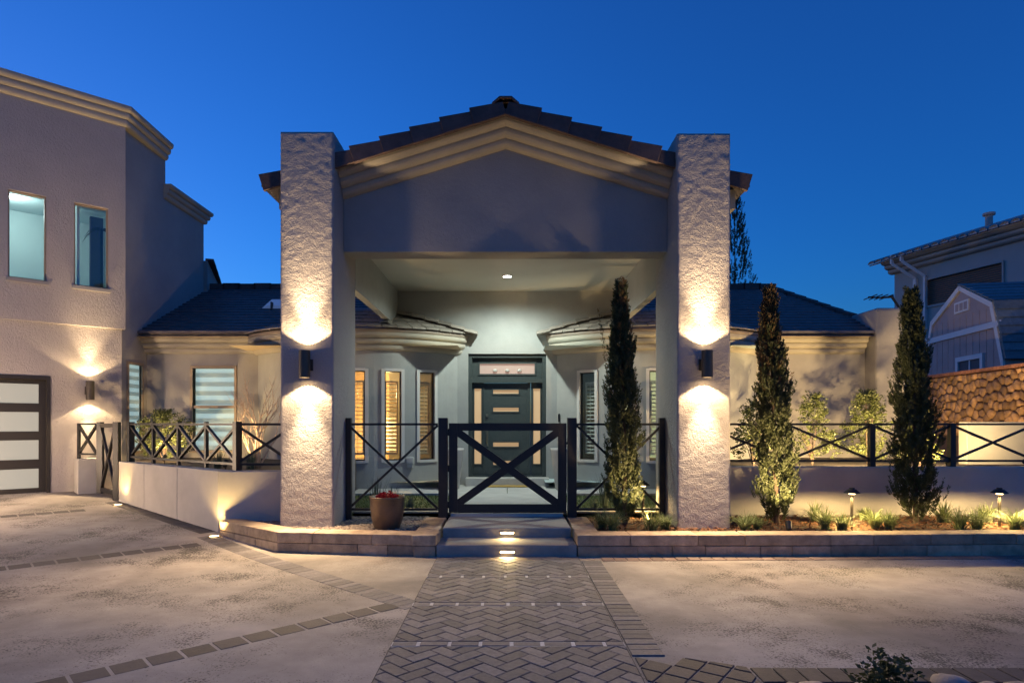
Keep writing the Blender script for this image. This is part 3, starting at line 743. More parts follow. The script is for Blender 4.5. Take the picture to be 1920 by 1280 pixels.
fs_ = lambda u, w, z: Vector((-7.1-w, u, z))
banded_window(fs_, 11.78, 12.20, .95, 2.59, None, .075, .01)

# fin wall at the end of the right wing
H(MB().box(7.06, 7.62, 12.03, 12.95, .1, 3.69), 'fin_wall', 'stucco', bevel=.05)

# ---- garage block, turned 43 degrees
GC = Vector((-7.1, 11.59))
def fgar(off):
    def f(u, w, z): p = GC-FD*u-FN*(w-off); return Vector((p.x, p.y, z))
    return f
fl_, fu_ = fgar(0), fgar(.05)
GD = (1.07, 6.0, .1, 2.26)
H(wall(fl_, -.0, 8, .1, 3.21, .2, [GD]), 'garage_wall', 'stucco_rough')
UW = [(.22, .74, 3.90, 5.36), (1.133, 1.652, 3.90, 5.36), (2.3, 2.9, 3.9, 5.36)]
H(wall(fu_, -.05, 8, 3.205, 7.0, .22, UW), 'upper_wall', 'stucco_rough')
H(wall(fs_, 11.59, 13.07, 3.3, 7.0, .2), 'upper_side_wall', 'stucco')
H(wall(fs_, 11.59, 12.6, .1, 3.3, .2, [(11.78, 12.20, .95, 2.59)]), 'lower_side_wall', 'stucco')
H(wall(fs_, 13.07, 14.72, 3.3, 6.2, .2), 'rear_block_wall', 'stucco')
H(MB().box(-12, -7.3, 13.05, 14.7, 3.3, 6.2).box(-12,-7.35,12.9,13.07,3.3,7.0), 'rear_block', 'stucco')
cp = [tuple(fu_(8,0,0))[:2], tuple(fu_(-.035,0,0))[:2], (-7.1, 13.07)]
H(sweep(cp, cornice_profile(6.92, 7.26, .17), side=1), 'parapet_cornice', 'trim')
H(MB().prism([tuple(fu_(8,.1,0))[:2], tuple(fu_(0,.1,0))[:2], (-7.2,13.07), (-12,13.07)], 7.1, 7.2), 'flat_roof', 'roof')
H(sweep([(-7.1,13.0),(-7.1,14.72),(-11,14.72)], cornice_profile(6.12, 6.42, .16), side=1), 'rear_cornice', 'trim')
for k in range(5):
    a = Vector((-7.0,14.8,5.32)).lerp(Vector((-7.55,16.6,4.9)), k/5); b = Vector((-7.0,14.8,5.32)).lerp(Vector((-7.55,16.6,4.9)), (k+1.15)/5)
    H(MB().bar(a, b+Vector((0,0,.02)), .05, .18), 'hip_tile', 'roof_tile', parent=left_roof)
H(MB().hexa([(-7.02,14.74,3.3),(-7.50,16.6,3.3),(-7.8,16.6,3.3),(-7.32,14.74,3.3),(-7.02,14.74,5.28),(-7.50,16.6,4.86),(-7.8,16.6,4.86),(-7.32,14.74,5.28)]), 'rear_side_wall', 'stucco')
for (a, b, c, d) in UW:
    mb = MB()
    for q in ((a,a+.025,c,d),(b-.025,b,c,d),(a+.025,b-.025,c,c+.025),(a+.025,b-.025,d-.025,d)): mb.fbox(fu_, q[0], q[1], .03, .09, q[2], q[3])
    win = H(mb, 'window', 'winframe'); H(MB().fbox(fu_, a+.02, b-.02, .06, .065, c+.02, d-.02), 'pane', 'glass', parent=win)
    H(MB().fbox(fu_, a-.03, b+.03, -.03, .06, c-.06, c), 'sill', 'stucco', parent=win)
rm = MB()
for (u0,u1,w0,w1) in ((-.0+.05,4,2.0,2.05),(4,4.05,.25,2.0),(.0,.05,.25,2.0)): rm.fbox(fu_, u0, u1, w0, w1, 3.4, 5.8)
rm.fbox(fu_, 0, 4.05, .23, 2.05, 5.55, 5.6); rm.fbox(fu_, 0, 4.05, .23, 2.05, 3.4, 3.45)
H(rm, 'upper_room', 'room_teal')
H(MB().fbox(fu_, .62, .66, .24, 1.0, 3.45, 5.55), 'room_partition', 'room_teal'); H(MB().fbox(fu_, .08, .30, 1.2, 1.3, 3.45, 5.5), 'room_door', 'room_dark')
p = fu_(1.55, 1.1, 5.54)
cl = root('room_downlight', p, 'bright round downlight in the upstairs room ceiling', 'ceiling light')
MB().lathe((p.x,p.y,p.z-.015), [(.06,0),(.07,.012)], 18).build('lens', 'bulb_white', cl)
point('room_glow', fu_(1.6, 1.0, 5.3), 8, (.8, 1, .98), .08, cl)
# palm leaves indoors behind the second window
palm = root('house_palm', fu_(.25, .6, 3.45), 'dark palm fronds inside the upstairs window', 'plant')
mb = MB()
for k in range(9):
    a = rnd(0, 6.3); c0 = fu_(.22, .6, 5.1); pts = [c0+Vector((math.cos(a)*t*.35, math.sin(a)*t*.35, .18*t-.4*t*t)) for t in (0,.25,.5,.75,1)]
    mb.tube(pts, [.012,.014,.012,.008,.002], 4)
mb.tube([fu_(.22,.6,3.46), fu_(.22,.6,5.1)], .02); mb.build('fronds', 'cypress', palm)
# garage door
gd = H(wall(fl_, GD[0]+.02, GD[1], .14, GD[3]-.02, .06, [(GD[0]+.15+i*1.2, GD[0]+1.27+i*1.2, a, b) for i in range(4) for a, b in ((.37,.70),(.86,1.19),(1.34,1.67),(1.82,2.15))]), 'garage_door', 'darkframe')
gd.location = (-FN.x*.12, -FN.y*.12, 0)
for i in range(4):
    for a, b in ((.37,.70),(.86,1.19),(1.34,1.67),(1.82,2.15)):
        H(MB().fbox(fl_, GD[0]+.15+i*1.2, GD[0]+1.27+i*1.2, .02, .03, a, b), 'frosted_pane', 'frost', parent=gd)
H(MB().fbox(fl_, GD[0]-.0, GD[0]+.05, -.012, .19, .1, GD[3]+.03).fbox(fl_, GD[0]+.05, GD[1], -.012, .19, GD[3]-.03, GD[3]+.03), 'garage_jamb', 'darkframe')
H(MB().fbox(fl_, 1.07, 6, .25, .3, .1, 3.0), 'garage_backing', 'room_dark')

# ------------------------------------------------------------------ wall lamps
def wall_lamp(pos, out, label, pw):
    """up and down cylinder lamp; out is the unit vector away from the wall, pos the middle of the cylinder"""
    o = Vector(out); p = Vector(pos); r = root('wall_lamp', p, label, 'wall lamp', None)
    MB().lathe((p.x,p.y,p.z-.165), [(.062,0),(.066,.004),(.066,.326),(.062,.33),(.054,.325),(.054,.30),(.0,.30)], 24, False).build('cylinder', 'bronze', r, False)
    MB().lathe((p.x,p.y,p.z-.165), [(.062,0),(.054,.005),(.054,.03),(.0,.03)], 24, False).build('lower_rim', 'bronze', r)
    b = p-o*.06; e = p-o*.145
    MB().bar(b, e, .10, .05).build('bracket', 'bronze', r); MB().bar(p-o*.128, p-o*.146, .14, .12).build('back_plate', 'bronze', r)
    for s, nm in ((1, 'upper_lens'), (-1, 'lower_lens')):
        MB().lathe((p.x,p.y,p.z+s*.145), [(.001,0),(.05,.002*s)], 18, False).build(nm, 'bulb', r)
        q = p+Vector((0,0,s*.172)); spot('lamp_spill', q, q+Vector((0,0,s)), pw, 116, .12, (1,.70,.38), .022, r)
        spot('lamp_beam', q, q+Vector((0,0,s)), pw*5.5, 54, 1, (1,.72,.42), .022, r)
        if s < 0: spot('lamp_flood', q+o*.03, q+o*1.1+Vector((0,0,-1)), pw*6.3, 112, .8, (1,.70,.40), .04, r)
wall_lamp((-2.447, 7.60, 2.193), (0,-1,0), 'up and down cylinder wall lamp on the left portico pillar', 18)
wall_lamp((2.415, 7.60, 2.195), (0,-1,0), 'up and down cylinder wall lamp on the right portico pillar', 18)
q = fl_(.515, -.15, 2.06); wall_lamp(q, (FN.x, FN.y, 0), 'up and down cylinder wall lamp beside the garage door', 9)
# porch downlight
cl = root('porch_downlight', (0, 10.99, CZ), 'bright round recessed downlight in the portico ceiling', 'ceiling light')
MB().lathe((0,10.99,CZ-.012), [(.085,.013),(.09,0),(.07,-.004)], 24, False).build('trim_ring', 'white_trim', cl)
MB().lathe((0,10.99,CZ-.012), [(.001,-.002),(.068,-.003)], 24, False).build('lens', 'bulb_white', cl)
spot('porch_beam', (0,10.99,CZ-.03), (0,10.99,0), 95, 165, .6, (.86,1,.92), .07, cl)

# ------------------------------------------------------------------ fences and gates
TOPZ = 1.48
def fence(name, pts, label, zb, posts, w=.035, d=.05, postw=.075, ptop=0, thin=None, zfoot=None):
    r = root(name, (pts[0][0], pts[0][1], zb), label, 'fence')
    P = [Vector((x, y, 0)) for x, y in pts]
    for i, p in enumerate(P):
        pw = (thin if thin and 0 < i < len(P)-1 else postw)
        if posts[i]:
            t = (P[min(i+1,len(P)-1)]-P[max(i-1,0)]).normalized()
            MB().bar(p+Vector((0,0,(zfoot if zfoot is not None else zb-.02))), p+Vector((0,0,TOPZ+ptop)), pw, pw, t.cross(Vector((0,0,1)))).build('post', 'metal', r)
    for a, b in zip(P, P[1:]):
        Z = lambda z: Vector((0,0,z)); t = (b-a).normalized()
        MB().bar(a+Z(TOPZ-w/2), b+Z(TOPZ-w/2), w, d).build('top_rail', 'metal', r); MB().bar(a+Z(zb+.07), b+Z(zb+.07), w, d).build('bottom_rail', 'metal', r)
        o = t.cross(Vector((0,0,1)))*.004
        MB().bar(a+Z(TOPZ-w)+o, b+Z(zb+.08)+o, w, d*.8).build('brace', 'metal', r); MB().bar(a+Z(zb+.08)-o, b+Z(TOPZ-w)-o, w, d*.8).build('brace', 'metal', r)
    return r
LA, LB = Vector((-3.743, 8.15)), Vector((-6.30, 10.2))           # low concrete wall corner and far end
ld = (LB-LA).normalized(); lnr = Vector((-ld.y, ld.x))*-1          # inward
inn = Vector((ld.y, -ld.x)); inn = inn if inn.y > 0 else -inn
fa = LA+inn*.13+Vector((.10,.05)); fb_ = LB+inn*.10-ld*.22
pts = [tuple(fb_.lerp(fa, k/4)) for k in range(5)]
fence('fence', pts, 'black metal fence with crossed braces on the angled concrete wall', .87, (1,1,1,1,1), .03, .055, .085, .02, .045)
fence('fence', [pts[-1], (-2.80, 8.28)], 'short black crossed fence panel between concrete wall corner and pillar', .87, (0,0), .03, .04)
fence('fence', [(-2.10, 8.35), (-.92, 8.35)], 'black crossed fence panel behind the bronze flower pot', .27, (1,0), .03, .035, .07, .07, zfoot=.15)
fence('fence', [(.92, 8.35), (2.05, 8.35)], 'black crossed fence panel behind the cypress beside the gate', .27, (0,1), .03, .035, .07, .07, zfoot=.15)
rx = [2.78, 4.0, 5.18, 6.32, 7.49, 8.66, 9.8]
fence('fence', [(x, 8.95) for x in rx], 'long black crossed fence along the top of the right garden wall', .875, (0,1,1,1,1,1,1), .03, .04, .075, 0)
# main gate
gt = root('gate', (0, 8.35, .29), 'black metal entry gate with a bold crossed brace', 'gate')
gx0, gx1, gz0, gz1 = -.771, .785, .295, 1.48
Z = lambda x, z, y=8.35: Vector((x, y, z))
MB().box(gx0, gx0+.112, 8.325, 8.375, gz0, gz1).build('stile', 'metal', gt, bevel=.003); MB().box(gx1-.112, gx1, 8.325, 8.375, gz0, gz1).build('stile', 'metal', gt, bevel=.003)
MB().box(gx0+.112, gx1-.112, 8.326, 8.374, gz1-.10, gz1).build('top_rail', 'metal', gt); MB().box(gx0+.112, gx1-.112, 8.326, 8.374, gz0, gz0+.112).build('bottom_rail', 'metal', gt)
MB().bar(Z(gx0+.09, gz1-.10), Z(gx1-.09, gz0+.10), .10, .044).build('brace', 'metal', gt); MB().bar(Z(gx0+.09, gz0+.10, 8.349), Z(gx1-.09, gz1-.10, 8.349), .10, .04).build('brace', 'metal', gt)
for z in (.40, .88, 1.36): MB().box(gx0-.02, gx0+.01, 8.33, 8.37, z-.045, z+.045).build('hinge', 'metal', gt)
MB().box(gx1-.01, gx1+.018, 8.335, 8.365, 1.20, 1.23).build('latch', 'metal', gt)
for xa, xb, wh in ((-.908, -.788, 'hinge'), (.80, .916, 'latch')):
    gp = MB().box(xa, xb, 8.29, 8.41, .23, 1.55); tag(gp.build('gate_post', 'metal', None, bevel=.004), 'square black metal gate post on the %s side of the entry gate' % wh, 'gate post')
# side gate and pier at the garage
MBp = MB(); pc = Vector((-7.33, 11.0))
pier = [pc+FD*a+FN*b for a, b in ((-.17,.16),(.19,.16),(.19,-.20),(-.17,-.20))]
pier = [(p.x+0, p.y) for p in pier]
tag(MBp.prism(pier, .1, .86).build('concrete_pier', 'concrete_wall', None, bevel=.01), 'square concrete pier between garage wall and side gate', 'pier')
fence('fence', [(-7.52, 11.05), (-7.16, 10.98)], 'tiny black crossed fence panel on top of the concrete pier', .87, (1,0), .03, .06, .04)
sg0, sg1 = Vector((-7.10, 10.98, 0)), Vector((-6.40, 10.32, 0))
sgr = root('side_gate', (-6.75, 10.65, .2), 'narrow black side gate with crossed brace near the garage', 'gate')
for p in (sg0, sg1): MB().bar(p+Vector((0,0,.22)), p+Vector((0,0,1.5)), .085, .085, Vector((1,0,0))).build('post', 'metal', sgr)
t = (sg1-sg0).normalized(); ga, gb = sg0+t*.075, sg1-t*.075
for p in (ga, gb): MB().bar(p+Vector((0,0,.30)), p+Vector((0,0,1.46)), .06, .06, Vector((1,0,0))).build('stile', 'metal', sgr)
for z in (.33, 1.44): MB().bar(ga+Vector((0,0,z)), gb+Vector((0,0,z)), .07, .05).build('rail', 'metal', sgr)
MB().bar(ga+Vector((0,0,.35)), gb+Vector((0,0,1.42)), .05, .04).build('brace', 'metal', sgr); MB().bar(ga+Vector((0,0,1.42)), gb+Vector((0,0,.352)), .05, .036).build('brace', 'metal', sgr)

# ------------------------------------------------------------------ low concrete walls, raised beds
lwall = root('concrete_wall', (-4.5, 8.8, 0), 'smooth low concrete wall turning the corner by the driveway', 'wall')
cuts = [0, .36, .70, 1.0]
for a, b in zip(cuts, cuts[1:]):
    p, q = LA.lerp(LB, a+.0012), LA.lerp(LB, b-.0012)
    MB().prism([tuple(p), tuple(p+inn*.2), tuple(q+inn*.2), tuple(q)], 0, .86).build('wall_panel', 'concrete_wall', lwall, bevel=.008)
MB().prism([tuple(LA+Vector((.004,-.002))), (-2.79, 8.19), (-2.79, 8.39), tuple(LA+inn*.21+Vector((.02,.0)))], 0, .859).build('wall_panel', 'concrete_wall', lwall, bevel=.008)
bed = MB().prism([tuple(LA+inn*.15), (-2.79,8.3), (-2.72,12.4), (-7.1,12.4), (-6.4,10.4), tuple(LB+inn*.15)], .0, .80)
kind(bed.build('raised_bed', 'soil'), 'structure', 'soil of the raised garden bed beside the garage')
rw = MB().box(2.76, 10.5, 8.82, 9.05, .0, .865); tag(rw.build('retaining_wall', 'concrete_wall', None, bevel=.01), 'long low rendered retaining wall behind the mulch planter', 'wall')
kind(MB().prism([(2.72,8.95),(10.5,8.95),(10.5,12.4),(2.72,12.4)], .0, .80).build('raised_bed', 'soil'), 'structure', 'soil of the raised garden bed behind the long retaining wall')
pw = MB().box(7.6, 10.3, 10.4, 10.6, .5, 1.50); tag(pw.build('garden_wall', 'pale_wall', None, bevel=.01), 'pale rendered garden wall in front of the rock wall', 'wall')

# ------------------------------------------------------------------ rock wall with brick coping
rk = root('rock_wall', (9.4, 12.5, .8), 'rust coloured fieldstone boundary wall with brick coping', 'wall')
RA, RB = Vector((9.75, 15.0)), Vector((9.25, 9.6)); rt = (RB-RA).normalized(); rn = Vector((-1, 0)); RL = (RB-RA).length
frk = lambda u, w, z: Vector((RA.x+rt.x*u+rn.x*w, RA.y+rt.y*u+rn.y*w, z))
MB().fbox(frk, 0, RL, -.3, 0, .6, 2.50).build('core', 'rock_mortar', rk)
pts = []
rg = random.Random(5)
while len(pts) < 285:
    p = (rg.uniform(0, RL), rg.uniform(1.25, 2.5))
    if all(math.hypot(p[0]-q[0], p[1]-q[1]) > (.19 if len(pts) < 70 else .135) for q in pts): pts.append(p)
    elif rg.random() < .0004: break
for p in pts:
    poly = [(0,1.2),(RL,1.2),(RL,2.50),(0,2.50)]
    for q in pts:
        if q is p or math.hypot(p[0]-q[0], p[1]-q[1]) > .9: continue
        poly = clip(poly, q[0]-p[0], q[1]-p[1], (q[0]**2+q[1]**2-p[0]**2-p[1]**2)/2)
    poly = inset(poly, rg.uniform(.010,.022))
    if len(poly) < 3: continue
    if len(poly) > 2 and sum(poly[i][0]*poly[(i+1)%len(poly)][1]-poly[(i+1)%len(poly)][0]*poly[i][1] for i in range(len(poly))) < 0: poly = poly[::-1]
    n = len(poly); cx, cz = sum(a for a, _ in poly)/n, sum(b for _, b in poly)/n; d = rg.uniform(.03,.08)
    mb = MB(); ring = lambda k, w: [frk(cx+(a-cx)*k, w+rg.uniform(-.008,.008)*(k < .9), cz+(b-cz)*k) for a, b in poly]
    mb.add(ring(1,0)+ring(.96,d*.65)+ring(.62,d)+[frk(cx,d*1.05,cz)], [(i,(i+1)%n,n+(i+1)%n,n+i) for i in range(n)]+[(n+i,n+(i+1)%n,2*n+(i+1)%n,2*n+i) for i in range(n)]+[(2*n+i,2*n+(i+1)%n,3*n) for i in range(n)])
    mb.build('stone', 'fieldstone', rk, True)
u = 0
while u < RL:
    MB().fbox(frk, u+.004, u+.096, -.32, .07, 2.505+rg.uniform(0,.006), 2.57).build('coping_brick', 'brickcap', rk); u += .1
kind(MB().prism([(9.6,9),(60,9),(60,60),(9.9,60),(9.9,15)], -.1, 2.2).build('neighbor_ground', 'soil'), 'structure', 'higher ground of the neighbouring plot')

# ------------------------------------------------------------------ shed
sx = root('shed', (12, 17, 2.2), 'gambrel roofed garden shed with pink beige siding and white trim', 'shed')
SA = Vector((11.87, 15.0)); sdv = Vector((.174, .985)); SW = 4.0; snv = Vector((-.985, .174))      # gable face runs back along sdv, faces snv
fsh = lambda u, w, z: Vector((SA.x+sdv.x*u+snv.x*w, SA.y+sdv.y*u+snv.y*w, z))
prof_ = [(0,2.1),(0,3.0),(.45,4.45),(2.0,5.18),(3.55,4.45),(4.0,3.0),(4.0,2.1)]
mb = MB(); n = len(prof_)
mb.add([fsh(u,0,z) for u, z in prof_]+[fsh(u,-4.5,z) for u, z in prof_], [tuple(range(n)), tuple(range(n,2*n))[::-1]]+[(i,i+1,n+i+1,n+i) for i in range(n-1)])
mb.build('wall', 'siding', sx)
for k in range(13):
    u = .15+k*.31; zt = 4.4 if .5 < u < 3.5 else 2.9+max(0, (min(u,4-u)))*2.9
    MB().fbox(fsh, u, u+.02, 0, .008, 2.2, min(zt, 3.0+min(u,4-u)*3.1 if min(u,4-u) < .45 else 4.45+ (min(u,4-u)-.45)*.47)-.05).build('batten', 'siding', sx)
for (a, b) in (((0,3.0),(.45,4.45)),((.45,4.45),(2.0,5.18)),((2.0,5.18),(3.55,4.45)),((3.55,4.45),(4.0,3.0)),((0,2.1),(0,3.0))):
    MB().bar(fsh(a[0],.02,a[1]), fsh(b[0],.02,b[1]), .15, .05, Vector((snv.x,snv.y,0)).cross(Vector((0,0,1)))).build('trim_board', 'white_trim', sx) if False else MB().hexa([fsh(a[0],.0,a[1]-.0),fsh(b[0],.0,b[1]),fsh(b[0],.05,b[1]),fsh(a[0],.05,a[1]),fsh(a[0]+(.1 if a[0]<2 else -.1),.0,a[1]-.1),fsh(b[0]+(.1 if b[0]<2 else -.1 if b[0]>2 else 0),.0,b[1]-.12),fsh(b[0]+(.1 if b[0]<2 else -.1 if b[0]>2 else 0),.05,b[1]-.12),fsh(a[0]+(.1 if a[0]<2 else -.1),.05,a[1]-.1)]).build('trim_board', 'white_trim', sx)
MB().fbox(fsh, .14, 3.86, .01, .045, 3.82, 3.97).build('trim_board', 'white_trim', sx)
ww = MB()
for q in ((.85,.97,2.3,3.25),(2.02,2.14,2.3,3.25),(.97,2.02,3.13,3.25)): ww.fbox(fsh, q[0], q[1], .0, .06, q[2], q[3])
sw = ww.build('window', 'white_trim', sx); MB().fbox(fsh, .97, 2.02, .005, .015, 2.3, 3.13).build('pane', 'room_dark', sw); MB().fbox(fsh, 1.47, 1.52, .015, .035, 2.3, 3.13).build('mullion', 'white_trim', sw)
vt = MB().fbox(fsh, 1.55, 2.25, .0, .03, 4.45, 4.75).build('vent', 'white_trim', sx)
for k in range(3): MB().fbox(fsh, 1.61+k*.21, 1.77+k*.21, .03, .036, 4.50, 4.70).build('vent_slot', 'siding', vt)
for k in range(7):      # shingle courses on the steep and shallow roof slopes facing the camera
    t0, t1 = k/7, (k+1.1)/7; a = Vector((0,3.0)).lerp(Vector((.45,4.45)), t0); b = Vector((0,3.0)).lerp(Vector((.45,4.45)), t1)
    MB().hexa([fsh(a.x-.16,.06,a.y),fsh(a.x-.16,-4.6,a.y),fsh(a.x-.10,-4.6,a.y+.01),fsh(a.x-.10,.06,a.y+.01),fsh(b.x-.13,.06,b.y),fsh(b.x-.13,-4.6,b.y),fsh(b.x-.06,-4.6,b.y),fsh(b.x-.06,.06,b.y)]).build('shingle_course', 'shingle', sx)
for k in range(6):
    t0, t1 = k/6, (k+1.1)/6; a = Vector((.40,4.47)).lerp(Vector((2.0,5.22)), t0); b = Vector((.40,4.47)).lerp(Vector((2.0,5.22)), t1)
    MB().hexa([fsh(a.x,.06,a.y),fsh(a.x,-4.6,a.y),fsh(b.x,-4.6,b.y-.02),fsh(b.x,.06,b.y-.02),fsh(a.x,.06,a.y+.04),fsh(a.x,-4.6,a.y+.04),fsh(b.x,-4.6,b.y+.01),fsh(b.x,.06,b.y+.01)]).build('shingle_course', 'shingle', sx)

# ------------------------------------------------------------------ neighbour's house
nh = root('neighbor_house', (18, 24, 2), 'grey stucco neighbouring house with scalloped tile roof and downpipes', 'house')
NA = Vector((16.0, 26.0)); nd = Vector((.27, -.963)); nn = Vector((-.963, -.27))
fn_ = lambda u, w, z: Vector((NA.x+nd.x*u+nn.x*w, NA.y+nd.y*u+nn.y*w, z))
NW = (1.3, 4.35, 6.05, 7.05)
wall(lambda u, w, z: fn_(u, -w, z), 0, 12, 2, 7.75, .25, [NW]).build('wall', 'neighbor_wall', nh)
MB().fbox(fn_, 0, 12, -6, -.3, 2, 7.7).build('body', 'neighbor_wall', nh)
win = MB().fbox(fn_, NW[0], NW[1], -.12, -.1, NW[2], NW[3]).build('window', 'room_dark', nh)
MB().fbox(fn_, NW[0]-.05, NW[1]+.05, .0, .05, NW[2]-.08, NW[2]).fbox(fn_, NW[0]-.05, NW[1]+.05, 0, .05, NW[3], NW[3]+.06).fbox(fn_, NW[1], NW[1]+.06, 0, .05, NW[2], NW[3]).build('frame', 'neighbor_wall', win)
for k in range(12): MB().fbox(fn_, NW[0]+.02, NW[1]-.02, -.10, -.07, NW[2]+.03+k*.08, NW[2]+.06+k*.08).build('blind_slat', 'wood', win)
a, b = fn_(-.15,0,0), fn_(12,0,0)
sweep([(a.x,a.y),(b.x,b.y)], cornice_profile(7.62, 8.12, .55), side=1).build('cornice', 'neighbor_wall', nh)
for k in range(34):
    u = -.5+k*.36; p = fn_(u, .70, 8.10); q = fn_(u, -3.0, 9.31)
    ar = [Vector((nd.x*math.cos(a)*.16, nd.y*math.cos(a)*.16, math.sin(a)*.13)) for a in [math.pi*i/6 for i in range(7)]]
    MB().add([p+v for v in ar]+[q+v for v in ar], [tuple(range(7)), tuple(range(7,14))[::-1], (0,7,13,6)]+[(i,i+1,8+i,7+i) for i in range(6)]).build('roof_tile', 'clay_tile', nh, True)
MB().hexa([fn_(-.65,.62,8.05),fn_(12,.62,8.05),fn_(12,-3,9.25),fn_(-.65,-3,9.25),fn_(-.65,.62,8.1),fn_(12,.62,8.1),fn_(12,-3,9.3),fn_(-.65,-3,9.3)]).build('roof', 'clay_tile', nh)
for u, w_ in ((.95, .13), (1.4, .09)):
    mb = MB().fbox(fn_, u, u+w_, .0, .12, 2, 7.2); mb.bar(fn_(u+w_/2,.06,7.2), fn_(u-.5,.62,7.9), .1, .1); mb.bar(fn_(u-.5,.62,7.9), fn_(u-.5,.62,8.25), .1, .1); mb.build('downpipe', 'white_trim', nh)
MB().lathe(tuple(fn_(3.2,-.9,8.65)), [(.12,0),(.12,.45),(.2,.47),(.2,.55)], 12).build('roof_vent', 'clay_tile', nh)
an = root('antenna', (7.6, 13, 3.7), 'dark rooftop antenna arm beyond the fin wall', 'antenna')
A = at(1685, 575, 14.5); B = at(1672, 556, 14.5)
MB().tube([A-Vector((0,0,1.6)), A, B, B+Vector((-.0,0,0))], .03).build('mast', 'black', an)
MB().tube([at(1675,556,14.5), at(1655,558,14.5), at(1628,557,14.5)], [.03,.02,.02]).build('boom', 'black', an)
for k in range(4): c0 = at(1632+k*10, 557, 14.5); MB().tube([c0-Vector((.02,.3,0)), c0+Vector((0.02,.3,0))], .012).build('element', 'black', an)

# ------------------------------------------------------------------ plants
def leafquad(mb, p, d, l, w, roll):
    d = d.normalized(); s = d.cross(Vector((math.cos(roll), math.sin(roll), .3))).normalized()*w
    mb.add([p-s*.4, p+d*l*.5-s, p+d*l, p+d*l*.5+s], [(0,1,2,3)])
def cypress(x, y, z0, h, rmax, label, seed, n=520, dry=0, lean=(0,0), side=()):
    rg = random.Random(seed); r = root('cypress', (x, y, z0), label, 'cypress tree')
    mb = MB(); dm = MB(); prof = lambda t: rmax*(min(1, t*6+.5))*(1 if t < .42 else max(.13, 1-((t-.42)/.58)**1.3*.87))
    MB().tube([(x,y,z0-.03),(x+lean[0]*.3,y,z0+h*.4),(x+lean[0],y+lean[1],z0+h*.93)], [.035,.025,.004], 6).build('trunk', 'bark_dark', r)
    axes = [(None, 0)]*n
    for i in range(n):
        t = rg.random()**.85; ang = rg.uniform(0, 6.283); wob = 1+.22*math.sin(ang*3+t*17+seed)+.18*math.sin(ang*2-t*31)
        rad = prof(t)*math.sqrt(rg.uniform(.12,1))*wob
        c0 = Vector((x+lean[0]*t+math.cos(ang)*rad, y+lean[1]*t+math.sin(ang)*rad, z0+.03+t*h*.95))
        ax = Vector((math.cos(ang)*.33, math.sin(ang)*.33, 1+rg.uniform(-.1,.3))).normalized(); L_ = rg.uniform(.10,.24)*(1-.25*t)
        tgt = dm if rg.random() < dry*max(0, (t-.55)*2.2) else mb
        for q in range(36):
            f = rg.random(); p = c0+ax*L_*f; a2 = rg.uniform(0, 6.28)
            d = ax+Vector((math.cos(a2), math.sin(a2), rg.uniform(-.2,.4)))*.75
            leafquad(tgt, p, d, rg.uniform(.03,.065)*(1.1-.4*f), rg.uniform(.0042,.0075), rg.uniform(0,6.28))
    for (sx_, sz, ln) in side:       # stray side shoots
        c0 = Vector((x+sx_*.6, y-.05, z0+sz)); d0 = Vector((sx_*.5, -.05, 1)).normalized()
        for q in range(220):
            f = rg.random(); a2 = rg.uniform(0, 6.28)
            leafquad(dm if dry and rg.random() < .5 else mb, c0+d0*ln*f+Vector((rg.gauss(0,.012),rg.gauss(0,.012),0)), d0+Vector((math.cos(a2),math.sin(a2),.2))*.7, rg.uniform(.02,.045), .006, rg.uniform(0,6.28))
    mb.build('crown', 'cypress', r)
    if dm.v: dm.build('dry_foliage', 'cypress_dry', r)
    return r
cypress(1.50, 8.02, .18, 3.12, .185, 'slim cypress growing in front of the court fence beside the gate', 2, 1300, .35, (-.06,0), ((-.30,1.6,1.15),))
cypress(3.47, 8.1, .18, 3.05, .205, 'slim cypress lit green with brown dry tip along the garden wall', 5, 1300, 1.0, (-.10,0), ((-.32,1.7,.5),(-.30,2.2,.5)))
cypress(5.26, 8.1, .18, 3.02, .225, 'dark unlit cypress standing between the two path lights', 9, 1350, 0, (-.06,0), ((-.30,1.15,.65),(-.27,1.9,.8)))
cypress(6.15, 17.0, 2.0, 6.0, .55, 'tall dark cypress rising behind the right pillar and roof', 13, 1200, 0)
def shrub(x, y, z0, h, rad, label, seed, n=1500, m='shrub', cone=True, group=None):
    rg = random.Random(seed); r = root('shrub', (x, y, z0), label, 'shrub', group); mb = MB(); st_ = MB()
    for b in range(9):
        a = rg.uniform(0,6.28); t = rg.uniform(.4,1); rr = rad*rg.uniform(.2,.9)*(1.15-t); tip = Vector((x+math.cos(a)*rr, y+math.sin(a)*rr, z0+h*t))
        st_.tube([(x,y,z0-.02), Vector((x,y,z0)).lerp(tip,.5)+Vector((0,0,.04)), tip], [.008,.006,.002], 5)
    for c in range(n//22):
        t = rg.random()**.8; a = rg.uniform(0,6.28); pr = rad*((1-t)**.6 if cone else math.sin(math.pi*min(1,t*.85+.12))); rr = pr*math.sqrt(rg.random())*(1+.3*math.sin(a*2+t*9))
        c0 = Vector((x+math.cos(a)*rr, y+math.sin(a)*rr, z0+.04+t*h*.93)); ax = Vector((math.cos(a)*.6, math.sin(a)*.6, .8))
        for q in range(22):
            f = rg.random(); a2 = rg.uniform(0,6.28); leafquad(mb, c0+ax*.13*f+Vector((rg.gauss(0,.02),rg.gauss(0,.02),0)), Vector((math.cos(a2),math.sin(a2),rg.uniform(-.1,.8))), rg.uniform(.025,.045), rg.uniform(.008,.013), rg.uniform(0,6.28))
    st_.build('stems', 'bark_dark', r); mb.build('leaves', m, r); return r
shrub(5.0, 10.3, .80, 1.15, .34, 'upright leafy shrub with narrow tip behind the garden fence', 21, 3600)
shrub(5.95, 10.4, .80, 1.18, .46, 'broad leafy shrub behind the fence nearest the fin wall', 22, 5200)
